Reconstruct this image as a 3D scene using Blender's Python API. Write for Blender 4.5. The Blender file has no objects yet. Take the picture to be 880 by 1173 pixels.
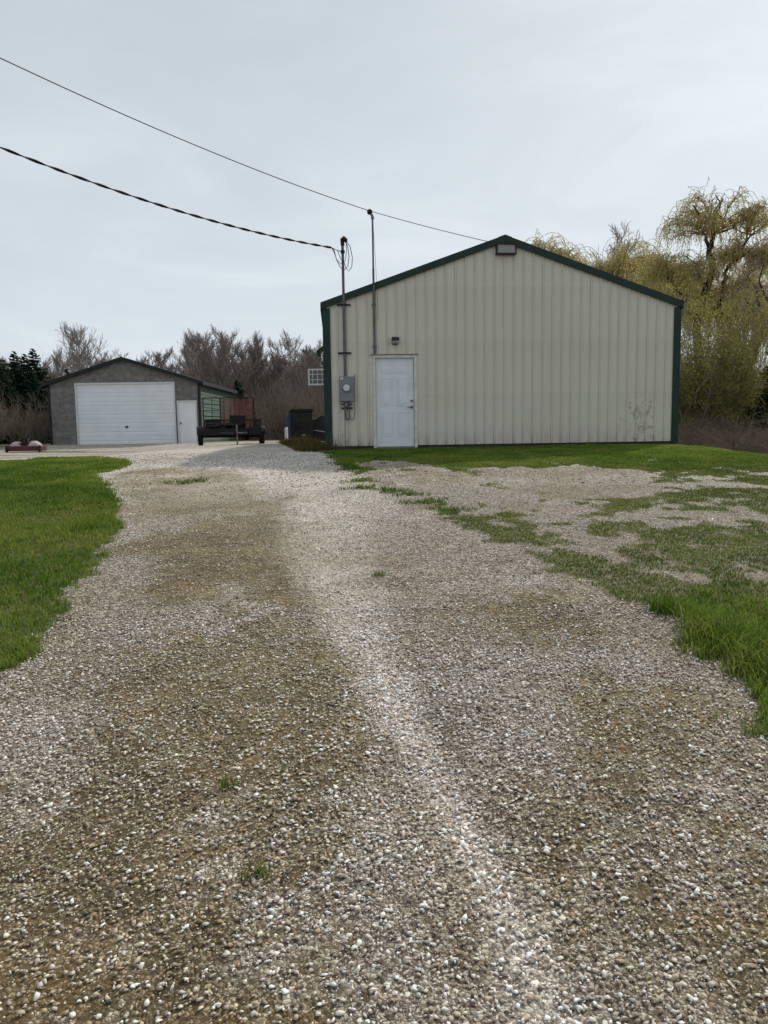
import bpy, math, random
import numpy as np
from mathutils import Vector, Matrix
R = math.radians
rng = np.random.default_rng(7)
random.seed(11)
scene = bpy.context.scene
COL = scene.collection

# ------------------------------------------------------------------ terrain
def sm(t):
    t = np.clip(t, 0, 1)
    return t * t * (3 - 2 * t)

def lattice(ix, iy, s):
    h = (ix * 374761393 + iy * 668265263 + s * 982451653) & 0xffffffff
    h = ((h ^ (h >> 13)) * 1274126177) & 0xffffffff
    return ((h ^ (h >> 16)) & 0xffff) / 65535.0

def vnoise(x, y, f, s=0):
    x = np.asarray(x, float) * f; y = np.asarray(y, float) * f
    ix = np.floor(x).astype(np.int64); iy = np.floor(y).astype(np.int64)
    fx = sm(x - ix); fy = sm(y - iy)
    a = lattice(ix, iy, s); b = lattice(ix + 1, iy, s)
    c = lattice(ix, iy + 1, s); d = lattice(ix + 1, iy + 1, s)
    return (a * (1 - fx) + b * fx) * (1 - fy) + (c * (1 - fx) + d * fx) * fy

def fbm(x, y, f, s=0, o=4):
    t = 0; a = .5; n = 0
    for i in range(o):
        t = t + a * vnoise(x, y, f, s + i * 17); n += a; f *= 2.03; a *= .5
    return t / n

def gz(x, y):
    x = np.asarray(x, float); y = np.asarray(y, float)
    z = -0.075 * 1.5 * np.logaddexp(0, (16 - y) / 1.5)
    z = np.maximum(z, -2.2)
    z = z - .34 * sm((x - 6.5) / 3.0) * sm((y - 8) / 8)
    z = z - .22 * sm((-x - 5) / 4) * sm((y - 12) / 8) * (1 - sm((y - 30) / 5))
    return z

RUT2 = [(-3.6, 14), (-2.9, 10), (-2.2, 6.5), (-1.75, 4.2), (-1.35, 2.4), (-1.2, 1)]
def rough(x, y):
    """small real bumps of the surface and the two shallow wheel ruts"""
    near = 1 - sm((y - 12) / 10)
    rut = np.exp(-(line_d(x, y, PALE) / .24) ** 2) + np.exp(-(line_d(x, y, RUT2) / .24) ** 2)
    return (fbm(x, y, 1.1, 5, 3) - .5) * .05 * near + (fbm(x, y, 6, 9, 2) - .5) * .014 * near - .022 * rut * near

def ground(x, y):
    return gz(x, y) + rough(x, y)

def poly_sd(x, y, P):
    """signed distance to a polygon, positive inside"""
    P = np.array(P, float); x = np.asarray(x, float); y = np.asarray(y, float)
    d = np.full(x.shape, 1e9); ins = np.zeros(x.shape, bool)
    n = len(P)
    for i in range(n):
        a = P[i]; b = P[(i + 1) % n]
        ex, ey = b - a; wx = x - a[0]; wy = y - a[1]
        t = np.clip((wx * ex + wy * ey) / (ex * ex + ey * ey + 1e-12), 0, 1)
        d = np.minimum(d, (wx - ex * t) ** 2 + (wy - ey * t) ** 2)
        c = ((a[1] > y) != (b[1] > y))
        with np.errstate(divide='ignore', invalid='ignore'):
            xi = (b[0] - a[0]) * (y - a[1]) / (b[1] - a[1] + 1e-12) + a[0]
        ins ^= c & (x < xi)
    d = np.sqrt(d)
    return np.where(ins, d, -d)

def line_d(x, y, P):
    d = np.full(np.shape(x), 1e9)
    for a, b in zip(P[:-1], P[1:]):
        ex, ey = b[0] - a[0], b[1] - a[1]; wx = x - a[0]; wy = y - a[1]
        t = np.clip((wx * ex + wy * ey) / (ex * ex + ey * ey), 0, 1)
        d = np.minimum(d, np.hypot(wx - ex * t, wy - ey * t))
    return d

LAWN_L = [(-40, 15), (-14, 19), (-9.35, 18.1), (-8.4, 18.6), (-6.6, 16.6), (-5.4, 15.3), (-4.96, 14.4), (-4.78, 13.5),
          (-4.8, 12.3), (-4.08, 10.8), (-3.5, 9.57), (-2.8, 7.61), (-2.68, 6.89), (-2.63, 6.49), (-2.49, 5.7), (-2.42, 5.2),
          (-2.29, 4.9), (-2.26, 4.55), (-2.1, 4.24), (-2.15, 3.94), (-2.3, 3.4), (-3.0, 2.4), (-5, 0), (-12, -6), (-40, -10)]
LAWN_R = [(-1.35, 18.2), (-1.6, 17.0), (-1.3, 16.3), (-.75, 13.0), (-.57, 12.0), (-.12, 11.0), (0.33, 9.2), (0.76, 7.5), (1.0, 6.95), (1.18, 6.19),
          (1.41, 5.63), (1.58, 5.15), (1.72, 4.95), (1.74, 4.59), (1.71, 4.13), (1.7, 3.6), (1.64, 3.3), (1.67, 3.05), (1.66, 2.7),
          (1.9, 1.6), (3.4, -1), (8, -6), (40, -10), (40, 34), (8.0, 34), (7.6, 18.2)]
PATCH = [(-.80, 14.0), (-.3, 14.5), (0.18, 14.3), (.99, 13.7), (1.5, 12.9), (2.4, 12.8), (3.3, 13.0), (4.2, 12.3), (4.3, 11.2), (4.1, 10.2),
         (3.8, 9.3), (3, 9.1), (2.2, 9.0), (1.7, 8.3), (1.1, 7.9), (.55, 7.5), (.2, 8.6), (-.2, 10.2), (-.6, 11.6)]
MOSS1 = [(-3.6, 12.4), (-2.6, 10.2), (-1.8, 8.0), (-.98, 5.82), (-.84, 4.57), (-.74, 3.54), (-.66, 2.75), (-.6, 1.2)]
MOSS2 = [(.95, 5.6), (1.05, 4.6), (1.15, 3.46), (1.0, 2.5), (1.1, 1.2)]
PALE = [(-1.9, 14), (-.86, 10.4), (-.48, 6.35), (-.12, 4.23), (.10, 3.2), (.27, 2.45), (.36, 2.0), (.44, 1.0)]

def masks(x, y):
    n1 = fbm(x, y, .9, 3); n2 = fbm(x, y, 3.5, 21); n3 = fbm(x, y, 9, 31, 3)
    sl = poly_sd(x, y, LAWN_L) + .10 + (n2 - .5) * .28 + (n3 - .5) * .22
    sr = poly_sd(x, y, LAWN_R) + (n2 - .5) * .5 + (n3 - .5) * .3
    gl = sm(sl / .22 + .3)
    gr = sm(sr / .25 + .3)
    # density on the right side
    sp = poly_sd(x, y, PATCH) + (n2 - .5) * .7
    clump = ((.45 * fbm(x, y * .8, 1.3, 77, 4) + .55 * fbm(x, y * .9, 4.2, 79, 3)) - .5) * 2.1 + .5
    D = np.ones(np.shape(x))
    thin = sm((y - 4.75 + (n2 - .5) * 1.0) / .7) * (1 - sm((y - 11.0) / 3.0)) * (1 - sm((x - 4.2 - .2 * y) / 3))
    D = D * (1 - .45 * thin)
    D = np.maximum(D, .80 * (1 - sm(line_d(x, y, [(-.1, 10.6), (.35, 9.4), (.85, 8.2), (1.3, 7.0), (1.75, 6.0)]) / .30)) * (y < 11))
    D = np.where(sp > 0, D * (1 - .72 * sm(sp / .5)), D)
    dr = sm((D * 1.16 - clump - .10) / .20 * .5 + .5)
    dr = np.where(D > .93, 1 - .55 * sm((.42 - n2) * 6) * (y > 6), dr)
    gr2 = gr * dr
    g = np.maximum(gl, gr2)
    apron = sm((y - 20.5) / 1.5) * (1 - sm((y - 31) / 2)) * sm((-x - 6.5) / 1.5) * sm((fbm(x * .5, y * .8, .9, 87) - .50) * 9)
    g = np.maximum(g, .62 * apron)
    w = .66 + .07 * np.clip(y - 3, 0, 6)
    m1 = 1 - sm((line_d(x, y, MOSS1) / w - .45) / .9)
    m2 = (1 - sm((line_d(x, y, MOSS2) / .45 - .2) / 1.0)) * .55
    n4 = fbm(x, y * .7, 1.8, 63, 5)
    mm = np.maximum(m1, m2) * (.6 + .8 * n1)
    moss = sm((mm + (n4 - .5) * 2.0 + (n3 - .5) * 1.0 - .26) / .60) * (mm > .02) * (1 - sm((y - 13) / 3))
    moss = np.clip(np.maximum(moss, .50 * sm((n4 - .30) * 3.2) * (1 - sm((y - 4.5) / 4))), 0, 1)
    wp = .10 + .105 * np.clip(y - 3.2, 0, 14)
    pale = (1 - sm(line_d(x, y, PALE) / wp * .8 - .1)) * (.45 + .9 * n2)
    pale = np.clip(np.maximum(pale, .9 * sm((y - 7) / 4) * (.5 + .8 * n1)), 0, 1)
    inp = sm(sp / .5)
    pale = pale * (1 - .65 * sm((y - 19) / 4))
    moss = np.maximum(moss, inp * .55 * sm((n4 - .38) * 4)); pale = pale * (1 - .45 * inp)
    moss = moss * (1 - .85 * pale * (y < 8))
    # dry litter: under trees and scrub, and the weedy corner of the barn
    wild = np.maximum(sm((x - 8.3 + (n1 - .5)) / .9) * sm((y - 15.5) / 2), sm((y - 41) / 4))
    wild = np.maximum(wild, sm((-x - 16.5) / 2) * sm((y - 26) / 3))
    wild = np.maximum(wild, sm(poly_sd(x, y, [(-1.3, 17.2), (-1.9, 17.4), (-3.1, 24), (-4.6, 33), (-3.5, 34), (-2.0, 24), (-1.0, 17.4)]) / .25 + .5 + (n2 - .5)))
    wild = np.maximum(wild, sm(((x + 1.3) + .064 * (y - 17.4)) / .3) * sm((y - 17.6) / .3))
    return g, moss, pale, wild, gl, gr, thin, sp

# ------------------------------------------------------------------ materials
def newmat(name):
    m = bpy.data.materials.new(name); m.use_nodes = True
    nt = m.node_tree; nt.nodes.clear()
    return m, nt
def N(nt, t, **k):
    n = nt.nodes.new(t)
    for a, v in k.items():
        if a.startswith('i_'):
            n.inputs[a[2:].replace('_', ' ')].default_value = v
        else: setattr(n, a, v)
    return n
def L(nt, a, b): nt.links.new(a, b)
def c4(c): return (c[0], c[1], c[2], 1)

def mixc(nt, fac, a, b, mode='MIX'):
    n = nt.nodes.new('ShaderNodeMix'); n.data_type = 'RGBA'; n.blend_type = mode
    for s, v in ((n.inputs[0], fac), (n.inputs[6], a), (n.inputs[7], b)):
        if hasattr(v, 'is_linked'): L(nt, v, s)
        elif isinstance(v, tuple): s.default_value = c4(v)
        else: s.default_value = v
    return n.outputs[2]
def math_(nt, op, a, b=0.0, clamp=False, c=None):
    n = nt.nodes.new('ShaderNodeMath'); n.operation = op; n.use_clamp = clamp
    for s, v in zip(n.inputs, (a, b) if c is None else (a, b, c)):
        if hasattr(v, 'is_linked'): L(nt, v, s)
        else: s.default_value = v
    return n.outputs[0]
def ramp(nt, fac, stops, interp='LINEAR'):
    n = nt.nodes.new('ShaderNodeValToRGB'); cr = n.color_ramp; cr.interpolation = interp
    while len(cr.elements) < len(stops): cr.elements.new(.5)
    for e, (p, c) in zip(cr.elements, stops):
        e.position = p; e.color = c4(c) if isinstance(c, tuple) else (c, c, c, 1)
    L(nt, fac, n.inputs[0]); return n.outputs[0]
def noise(nt, vec, scale, detail=4, rough_=.55, dist=0):
    n = nt.nodes.new('ShaderNodeTexNoise'); n.inputs['Scale'].default_value = scale
    n.inputs['Detail'].default_value = detail; n.inputs['Roughness'].default_value = rough_
    n.inputs['Distortion'].default_value = dist
    if vec is not None: L(nt, vec, n.inputs['Vector'])
    return n.outputs['Fac']
def mapping(nt, vec, scale):
    n = nt.nodes.new('ShaderNodeMapping'); n.inputs['Scale'].default_value = scale
    L(nt, vec, n.inputs['Vector']); return n.outputs[0]
def out(nt, sh):
    o = nt.nodes.new('ShaderNodeOutputMaterial'); L(nt, sh, o.inputs['Surface'])
def bsdf(nt, col, rough_=.8, metal=0, spec=.3, bump=None, strength=.3, dist=.01):
    b = nt.nodes.new('ShaderNodeBsdfPrincipled')
    if isinstance(col, tuple): b.inputs['Base Color'].default_value = c4(col)
    else: L(nt, col, b.inputs['Base Color'])
    if hasattr(rough_, 'is_linked'): L(nt, rough_, b.inputs['Roughness'])
    else: b.inputs['Roughness'].default_value = rough_
    b.inputs['Metallic'].default_value = metal
    b.inputs['Specular IOR Level'].default_value = spec
    if bump is not None:
        bn = nt.nodes.new('ShaderNodeBump'); bn.inputs['Strength'].default_value = strength
        bn.inputs['Distance'].default_value = dist; L(nt, bump, bn.inputs['Height'])
        L(nt, bn.outputs[0], b.inputs['Normal'])
    return b.outputs[0]

def simple(name, col, rough_=.6, metal=0, var=.25, scale=6, spec=.3, dark=None, bump=.15):
    m, nt = newmat(name)
    tc = N(nt, 'ShaderNodeTexCoord').outputs['Object']
    f = noise(nt, tc, scale, 5)
    d = dark or tuple(v * (1 - var) for v in col); h = tuple(min(1, v * (1 + var * .6)) for v in col)
    c = ramp(nt, f, [(.3, d), (.7, h)])
    f2 = noise(nt, tc, scale * 9, 3)
    out(nt, bsdf(nt, c, rough_, metal, spec, f2, bump, .004))
    return m

def attr_mat(name, mult=1.0, trans=0.0, rough_=.85, lo=.75, hi=1.2):
    """colour comes from the mesh's own 'col' attribute"""
    m, nt = newmat(name)
    a = N(nt, 'ShaderNodeAttribute', attribute_name='col').outputs['Color']
    tc = N(nt, 'ShaderNodeTexCoord').outputs['Object']
    f = noise(nt, tc, 60, 2)
    v = math_(nt, 'MULTIPLY_ADD', f, (hi - lo) * mult, c=lo * mult)
    hs = N(nt, 'ShaderNodeHueSaturation'); L(nt, a, hs.inputs['Color']); L(nt, v, hs.inputs['Value'])
    if trans > 0:
        d = N(nt, 'ShaderNodeBsdfDiffuse'); L(nt, hs.outputs[0], d.inputs[0])
        t = N(nt, 'ShaderNodeBsdfTranslucent'); L(nt, hs.outputs[0], t.inputs[0])
        mx = N(nt, 'ShaderNodeMixShader'); mx.inputs[0].default_value = trans
        L(nt, d.outputs[0], mx.inputs[1]); L(nt, t.outputs[0], mx.inputs[2]); out(nt, mx.outputs[0])
    else:
        out(nt, bsdf(nt, hs.outputs[0], rough_, 0, .08))
    return m

def leaf_mat(name, c1, c2, c3, scale=1.3, trans=.35):
    m, nt = newmat(name)
    tc = N(nt, 'ShaderNodeTexCoord').outputs['Object']
    f = noise(nt, tc, scale, 3); g = noise(nt, tc, 22, 2)
    c = ramp(nt, f, [(.3, c1), (.5, c2), (.72, c3)])
    c = mixc(nt, .45, c, ramp(nt, g, [(.3, tuple(v * .45 for v in c2)), (.7, tuple(v * 1.7 for v in c2))]))
    d = N(nt, 'ShaderNodeBsdfDiffuse'); L(nt, c, d.inputs[0])
    t = N(nt, 'ShaderNodeBsdfTranslucent'); L(nt, c, t.inputs[0])
    mx = N(nt, 'ShaderNodeMixShader'); mx.inputs[0].default_value = trans
    L(nt, d.outputs[0], mx.inputs[1]); L(nt, t.outputs[0], mx.inputs[2]); out(nt, mx.outputs[0])
    return m

def siding_mat():
    m, nt = newmat('beige_steel_siding')
    tc = N(nt, 'ShaderNodeTexCoord').outputs['Object']
    sep = N(nt, 'ShaderNodeSeparateXYZ'); L(nt, tc, sep.inputs[0])
    big = noise(nt, tc, .5, 4)
    c = ramp(nt, big, [(.3, (.605, .56, .465)), (.7, (.66, .625, .53))])
    streak = noise(nt, mapping(nt, tc, (7, 7, .5)), 1.6, 5)
    c = mixc(nt, ramp(nt, streak, [(.45, 0.0), (.8, .16)]), c, (.45, .41, .33))
    # faint horizontal girt bands
    gb = math_(nt, 'FRACT', math_(nt, 'MULTIPLY', sep.outputs[2], .82))
    c = mixc(nt, ramp(nt, gb, [(0, .12), (.03, .0), (.5, .0), (1, .12)]), c, (.38, .37, .33))
    # grime rising from the ground
    n2 = noise(nt, mapping(nt, tc, (5, 5, 1.2)), 2.2, 5)
    # rib shade painted as dark side lines, heavier with grime near the ground
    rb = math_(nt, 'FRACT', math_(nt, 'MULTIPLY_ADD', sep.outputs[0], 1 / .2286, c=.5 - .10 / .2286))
    rib_shade_grime = ramp(nt, rb, [(.0, 0.0), (.36, 0.0), (.39, .50), (.43, .08), (.57, .08), (.61, .28), (.64, 0.0)])
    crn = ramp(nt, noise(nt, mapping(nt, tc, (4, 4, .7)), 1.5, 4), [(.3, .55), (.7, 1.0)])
    c = mixc(nt, math_(nt, 'MULTIPLY', rib_shade_grime, crn), c, (.20, .19, .16))
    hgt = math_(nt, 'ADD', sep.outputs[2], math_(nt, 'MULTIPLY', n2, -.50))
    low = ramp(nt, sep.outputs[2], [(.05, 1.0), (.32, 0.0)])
    c = mixc(nt, math_(nt, 'MULTIPLY', math_(nt, 'MULTIPLY', rib_shade_grime, low), 1.4, True), c, (.05, .045, .035))
    gl_ = math_(nt, 'MULTIPLY', ramp(nt, sep.outputs[2], [(.04, .55), (.45, 0.0)]), ramp(nt, n2, [(.4, .1), (.65, .9)]))
    c = mixc(nt, gl_, c, (.26, .23, .17))
    # mud splashes low on the right
    w = N(nt, 'ShaderNodeVectorMath', operation='DISTANCE'); L(nt, mapping(nt, tc, (1.0, 0, .62)), w.inputs[0])
    w.inputs[1].default_value = (7.52, 0, .38)
    sp = noise(nt, mapping(nt, tc, (6, 6, 3.4)), 1.3, 4, .55)
    k = math_(nt, 'SUBTRACT', sp, math_(nt, 'MULTIPLY', w.outputs['Value'], .42))
    c = mixc(nt, ramp(nt, k, [(.415, 0.0), (.47, .65)]), c, (.27, .20, .12))
    k2 = math_(nt, 'SUBTRACT', noise(nt, mapping(nt, tc, (6, 6, 8)), 1.7, 4), math_(nt, 'MULTIPLY', w.outputs['Value'], .35))
    c = mixc(nt, ramp(nt, k2, [(.34, 0.0), (.44, .5)]), c, (.62, .60, .54))
    out(nt, bsdf(nt, c, .55, 0, .35, noise(nt, tc, 3, 3), .08, .02))
    return m

def board_mat(name, c1, c2, vertical=True, seams=1.22):
    m, nt = newmat(name)
    tc = N(nt, 'ShaderNodeTexCoord').outputs['Object']
    sep = N(nt, 'ShaderNodeSeparateXYZ'); L(nt, tc, sep.inputs[0])
    s = (22, 22, .8) if vertical else (1, 1, 20)
    g = noise(nt, mapping(nt, tc, s), 1.6, 6, .6)
    b = noise(nt, tc, 1.1, 4)
    b2 = noise(nt, mapping(nt, tc, (2.2, 2.2, 3.4)), 1.4, 6, .68, .6)
    c = mixc(nt, .62, ramp(nt, g, [(.35, c1), (.62, c2)]), ramp(nt, b2, [(.36, c1), (.5, tuple((p + q) / 2 for p, q in zip(c1, c2))), (.62, c2)]))
    if vertical:
        fr = math_(nt, 'FRACT', math_(nt, 'MULTIPLY', sep.outputs[0], 1 / seams))
        c = mixc(nt, ramp(nt, fr, [(0, .6), (.012, 0.), (.985, 0.), (1, .6)]), c, (.03, .03, .03))
        fr = math_(nt, 'FRACT', math_(nt, 'MULTIPLY', sep.outputs[2], 1 / .98))
        c = mixc(nt, ramp(nt, fr, [(0, .35), (.012, 0.)]), c, (.04, .04, .04))
    out(nt, bsdf(nt, c, .85, 0, .2, g, .3, .004))
    return m

def ground_mat():
    m, nt = newmat('gravel_and_soil')
    P = N(nt, 'ShaderNodeNewGeometry').outputs['Position']
    A = lambda k: N(nt, 'ShaderNodeAttribute', attribute_name=k).outputs['Fac']
    grass, moss, pale, wild = A('grass'), A('moss'), A('pale'), A('wild')
    warp = N(nt, 'ShaderNodeVectorMath', operation='MULTIPLY_ADD')
    nn = nt.nodes.new('ShaderNodeTexNoise'); nn.inputs['Scale'].default_value = 30; L(nt, P, nn.inputs['Vector'])
    L(nt, nn.outputs['Color'], warp.inputs[0]); warp.inputs[1].default_value = (.012, .012, .012); L(nt, P, warp.inputs[2])
    V = warp.outputs[0]
    def vor(scale, feat):
        v = nt.nodes.new('ShaderNodeTexVoronoi'); v.feature = feat; v.inputs['Scale'].default_value = scale
        L(nt, V, v.inputs['Vector']); return v
    v1 = vor(62, 'F1'); e1 = vor(62, 'DISTANCE_TO_EDGE'); v2 = vor(130, 'F1')
    s1 = N(nt, 'ShaderNodeSeparateColor'); L(nt, v1.outputs['Color'], s1.inputs[0])
    s2 = N(nt, 'ShaderNodeSeparateColor'); L(nt, v2.outputs['Color'], s2.inputs[0])
    stops = [(0, (.08, .07, .06)), (.22, (.19, .16, .135)), (.42, (.31, .28, .245)), (.62, (.42, .375, .325)), (.82, (.54, .52, .485)), (1, (.82, .80, .76))]
    ca = ramp(nt, s1.outputs[0], stops)
    cb = ramp(nt, s2.outputs[0], stops)
    pick = ramp(nt, s1.outputs[1], [(.45, 0.0), (.5, 1.0)], 'LINEAR')
    c = mixc(nt, pick, ca, cb)
    c = mixc(nt, 1.0, c, (1.20, 1.17, 1.13), 'MULTIPLY')
    gap = ramp(nt, e1.outputs['Distance'], [(.0, 1.0), (.14, 0.0)])
    # soil, moss in the gaps and staining the stones
    sn = noise(nt, P, 2.6, 5)
    soil = ramp(nt, sn, [(.3, (.046, .035, .022)), (.5, (.090, .066, .034)), (.64, (.150, .105, .038)), (.8, (.100, .090, .034))])
    fine = noise(nt, P, 11, 4, .6)
    mo = math_(nt, 'MULTIPLY', moss, ramp(nt, fine, [(.3, .45), (.65, 1.25)]), True)
    notpale = math_(nt, 'SUBTRACT', 1.0, math_(nt, 'MULTIPLY', pale, .55), True)
    c = mixc(nt, math_(nt, 'MULTIPLY', gap, math_(nt, 'MULTIPLY', notpale, .85)), c, (.055, .042, .030))
    brn = ramp(nt, noise(nt, P, 4.5, 6, .7), [(.40, 0.0), (.66, .75)])
    spots = ramp(nt, s1.outputs[2], [(.5, 1.0), (.56, 0.0)])
    c = mixc(nt, math_(nt, 'MULTIPLY', math_(nt, 'MULTIPLY', brn, notpale), spots), c, (.115, .085, .050))
    tint = mixc(nt, 1.0, c, (.84, .74, .52), 'MULTIPLY')
    c = mixc(nt, mo, c, tint)
    few = ramp(nt, s2.outputs[1], [(.55, 1.0), (.6, 0.0)])
    c = mixc(nt, math_(nt, 'MULTIPLY', mo, math_(nt, 'MULTIPLY_ADD', few, .60, c=.30)), c, soil)
    pl = mixc(nt, 1.0, c, (1.48, 1.47, 1.45), 'MULTIPLY')
    dust = mixc(nt, .30, pl, (.55, .535, .51))
    c = mixc(nt, math_(nt, 'MULTIPLY', pale, ramp(nt, noise(nt, P, 1.4, 4), [(.35, .45), (.6, 1.0)])), c, dust)
    # broad wear: darker damp blotches
    bl = noise(nt, P, .8, 4)
    c = mixc(nt, ramp(nt, bl, [(.35, .35), (.6, 0.0)]), c, mixc(nt, 1.0, c, (.70, .66, .58), 'MULTIPLY'))
    # turf base
    tn = noise(nt, P, 5, 5); tb = noise(nt, P, .45, 4)
    turf = ramp(nt, noise(nt, P, 9, 5, .65), [(.3, (.04, .05, .018)), (.48, (.075, .095, .026)), (.62, (.13, .12, .055)), (.76, (.19, .16, .10))])
    gn = math_(nt, 'ADD', grass, math_(nt, 'MULTIPLY_ADD', fine, .5, c=-.25), True)
    thn = N(nt, 'ShaderNodeAttribute', attribute_name='thin').outputs['Fac']
    straw = ramp(nt, noise(nt, P, 14, 5, .7), [(.3, (.075, .062, .036)), (.5, (.17, .145, .09)), (.7, (.30, .265, .19))])
    turf = mixc(nt, math_(nt, 'MULTIPLY', thn, .75), turf, straw)
    c = mixc(nt, math_(nt, 'MULTIPLY', thn, ramp(nt, fine, [(.35, .15), (.6, .65)])), c, straw)
    c = mixc(nt, ramp(nt, gn, [(.25, 0.0), (.7, 1.0)]), c, turf)
    wn = noise(nt, P, 3.2, 6, .65)
    litter = ramp(nt, wn, [(.3, (.045, .035, .022)), (.5, (.105, .082, .05)), (.72, (.17, .14, .085))])
    c = mixc(nt, wild, c, litter)
    hgt = math_(nt, 'ADD', math_(nt, 'MULTIPLY', e1.outputs['Distance'], 1.0), math_(nt, 'MULTIPLY', s1.outputs[2], .25))
    b = nt.nodes.new('ShaderNodeBsdfPrincipled'); L(nt, c, b.inputs['Base Color'])
    b.inputs['Roughness'].default_value = .9; b.inputs['Specular IOR Level'].default_value = .15
    bn = nt.nodes.new('ShaderNodeBump'); bn.inputs['Strength'].default_value = .55; bn.inputs['Distance'].default_value = .02
    L(nt, hgt, bn.inputs['Height']); L(nt, bn.outputs[0], b.inputs['Normal'])
    out(nt, b.outputs[0]); return m

M = {}
M['ground'] = ground_mat()
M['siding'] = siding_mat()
M['green_trim'] = simple('dark_green_trim', (.008, .030, .022), .5, var=.3, scale=3)
M['green_roof'] = simple('dark_green_roof_steel', (.010, .034, .026), .5, var=.25, scale=1.5)
M['white'] = simple('white_paint', (.62, .63, .63), .5, var=.12, scale=4)
M['trimwhite'] = simple('worn_white_trim', (.62, .61, .56), .6, var=.22, scale=7)
M['door'] = simple('bluish_white_door_paint', (.72, .75, .785), .45, var=.09, scale=3)
M['garage_door'] = simple('white_garage_door', (.76, .78, .80), .5, var=.08, scale=1.2)
M['ply'] = board_mat('weathered_grey_plywood', (.095, .089, .085), (.25, .235, .225))
M['green_lap'] = simple('faded_green_lap_siding', (.075, .115, .088), .7, var=.2, scale=1.5)
M['black_trim'] = simple('near_black_fascia', (.012, .018, .017), .6, var=.3)
M['shingle'] = simple('dark_shingle', (.035, .035, .035), .9, var=.4, scale=9)
M['galv'] = simple('dull_galvanised_steel', (.20, .20, .20), .5, .5, var=.25, scale=12)
M['pipe'] = simple('grey_steel_conduit', (.13, .13, .135), .5, .4, var=.35, scale=9)
M['meterbox'] = simple('grey_meter_enamel', (.20, .215, .225), .5, 0, var=.12, scale=8)
M['glass'] = simple('clear_dome_glass', (.55, .58, .60), .12, 0, var=.1, spec=.6)
M['darkglass'] = simple('dark_pane_glass', (.03, .035, .04), .08, 0, var=.2, spec=.7)
M['black'] = simple('black_rubber', (.014, .014, .015), .75, var=.35, scale=14)
M['cable'] = simple('black_cable_jacket', (.018, .018, .02), .6, var=.2)
M['bronze'] = simple('dark_bronze_fixture', (.035, .030, .024), .5, .3, var=.2)
M['lens'] = simple('cloudy_lamp_lens', (.33, .32, .29), .3, 0, var=.15)
M['floodface'] = simple('greyed_flood_lens', (.27, .265, .25), .35, 0, var=.15, scale=12)
M['steel_black'] = simple('scuffed_black_steel', (.016, .015, .016), .6, .2, var=.5, scale=8)
M['rust'] = simple('rusted_expanded_steel', (.27, .105, .080), .8, .1, var=.5, scale=9)
M['bedwood'] = simple('dark_wet_planks', (.05, .042, .036), .85, var=.4, scale=7)
M['red'] = simple('faded_red_paint', (.11, .022, .028), .5, var=.35, scale=6)
M['pinkwhite'] = simple('chalky_pinkish_white_deck', (.42, .34, .34), .6, var=.18, scale=6)
M['blue'] = simple('dull_blue_panel', (.03, .04, .085), .6, var=.2)
M['bark'] = simple('grey_brown_bark', (.15, .125, .105), .95, var=.4, scale=8, bump=.6)
M['willowbark'] = simple('dark_willow_bark', (.045, .036, .028), .95, var=.4, scale=6, bump=.6)
M['twig_red'] = simple('reddish_bare_twigs', (.25, .205, .180), .9, var=.3, scale=.5)
M['twig_grey'] = simple('greyish_bare_twigs', (.31, .275, .25), .9, var=.3, scale=.5)
M['twig_dark'] = simple('dark_brown_twigs', (.21, .172, .150), .9, var=.35, scale=.6)
M['bramble'] = simple('reddish_bramble_canes', (.175, .138, .104), .9, var=.4, scale=1.5)
M['strand'] = leaf_mat('yellow_willow_catkin_leaves', (.38, .32, .11), (.53, .46, .18), (.64, .58, .28), .6, .58)
M['strandtwig'] = simple('yellow_willow_twig', (.36, .28, .13), .8, var=.25, scale=1)
M['bushleaf'] = leaf_mat('yellow_green_spring_leaves', (.17, .165, .035), (.26, .25, .065), (.38, .35, .12), .9, .5)
M['needle'] = leaf_mat('dark_spruce_needles', (.016, .034, .020), (.030, .056, .030), (.05, .08, .04), 1.2, .1)
M['pine'] = leaf_mat('blue_green_pine_needles', (.018, .034, .022), (.030, .052, .034), (.05, .08, .05), 1.2, .1)
M['drygrass'] = attr_mat('weed_blades', 1.0, .25)
M['grass'] = attr_mat('grass_blades', 1.0, .42)
M['stone'] = attr_mat('crushed_stone', 1.0, 0, .85, .7, 1.25)
M['utility'] = simple('creosoted_pole_wood', (.07, .055, .042), .9, var=.3)

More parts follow.
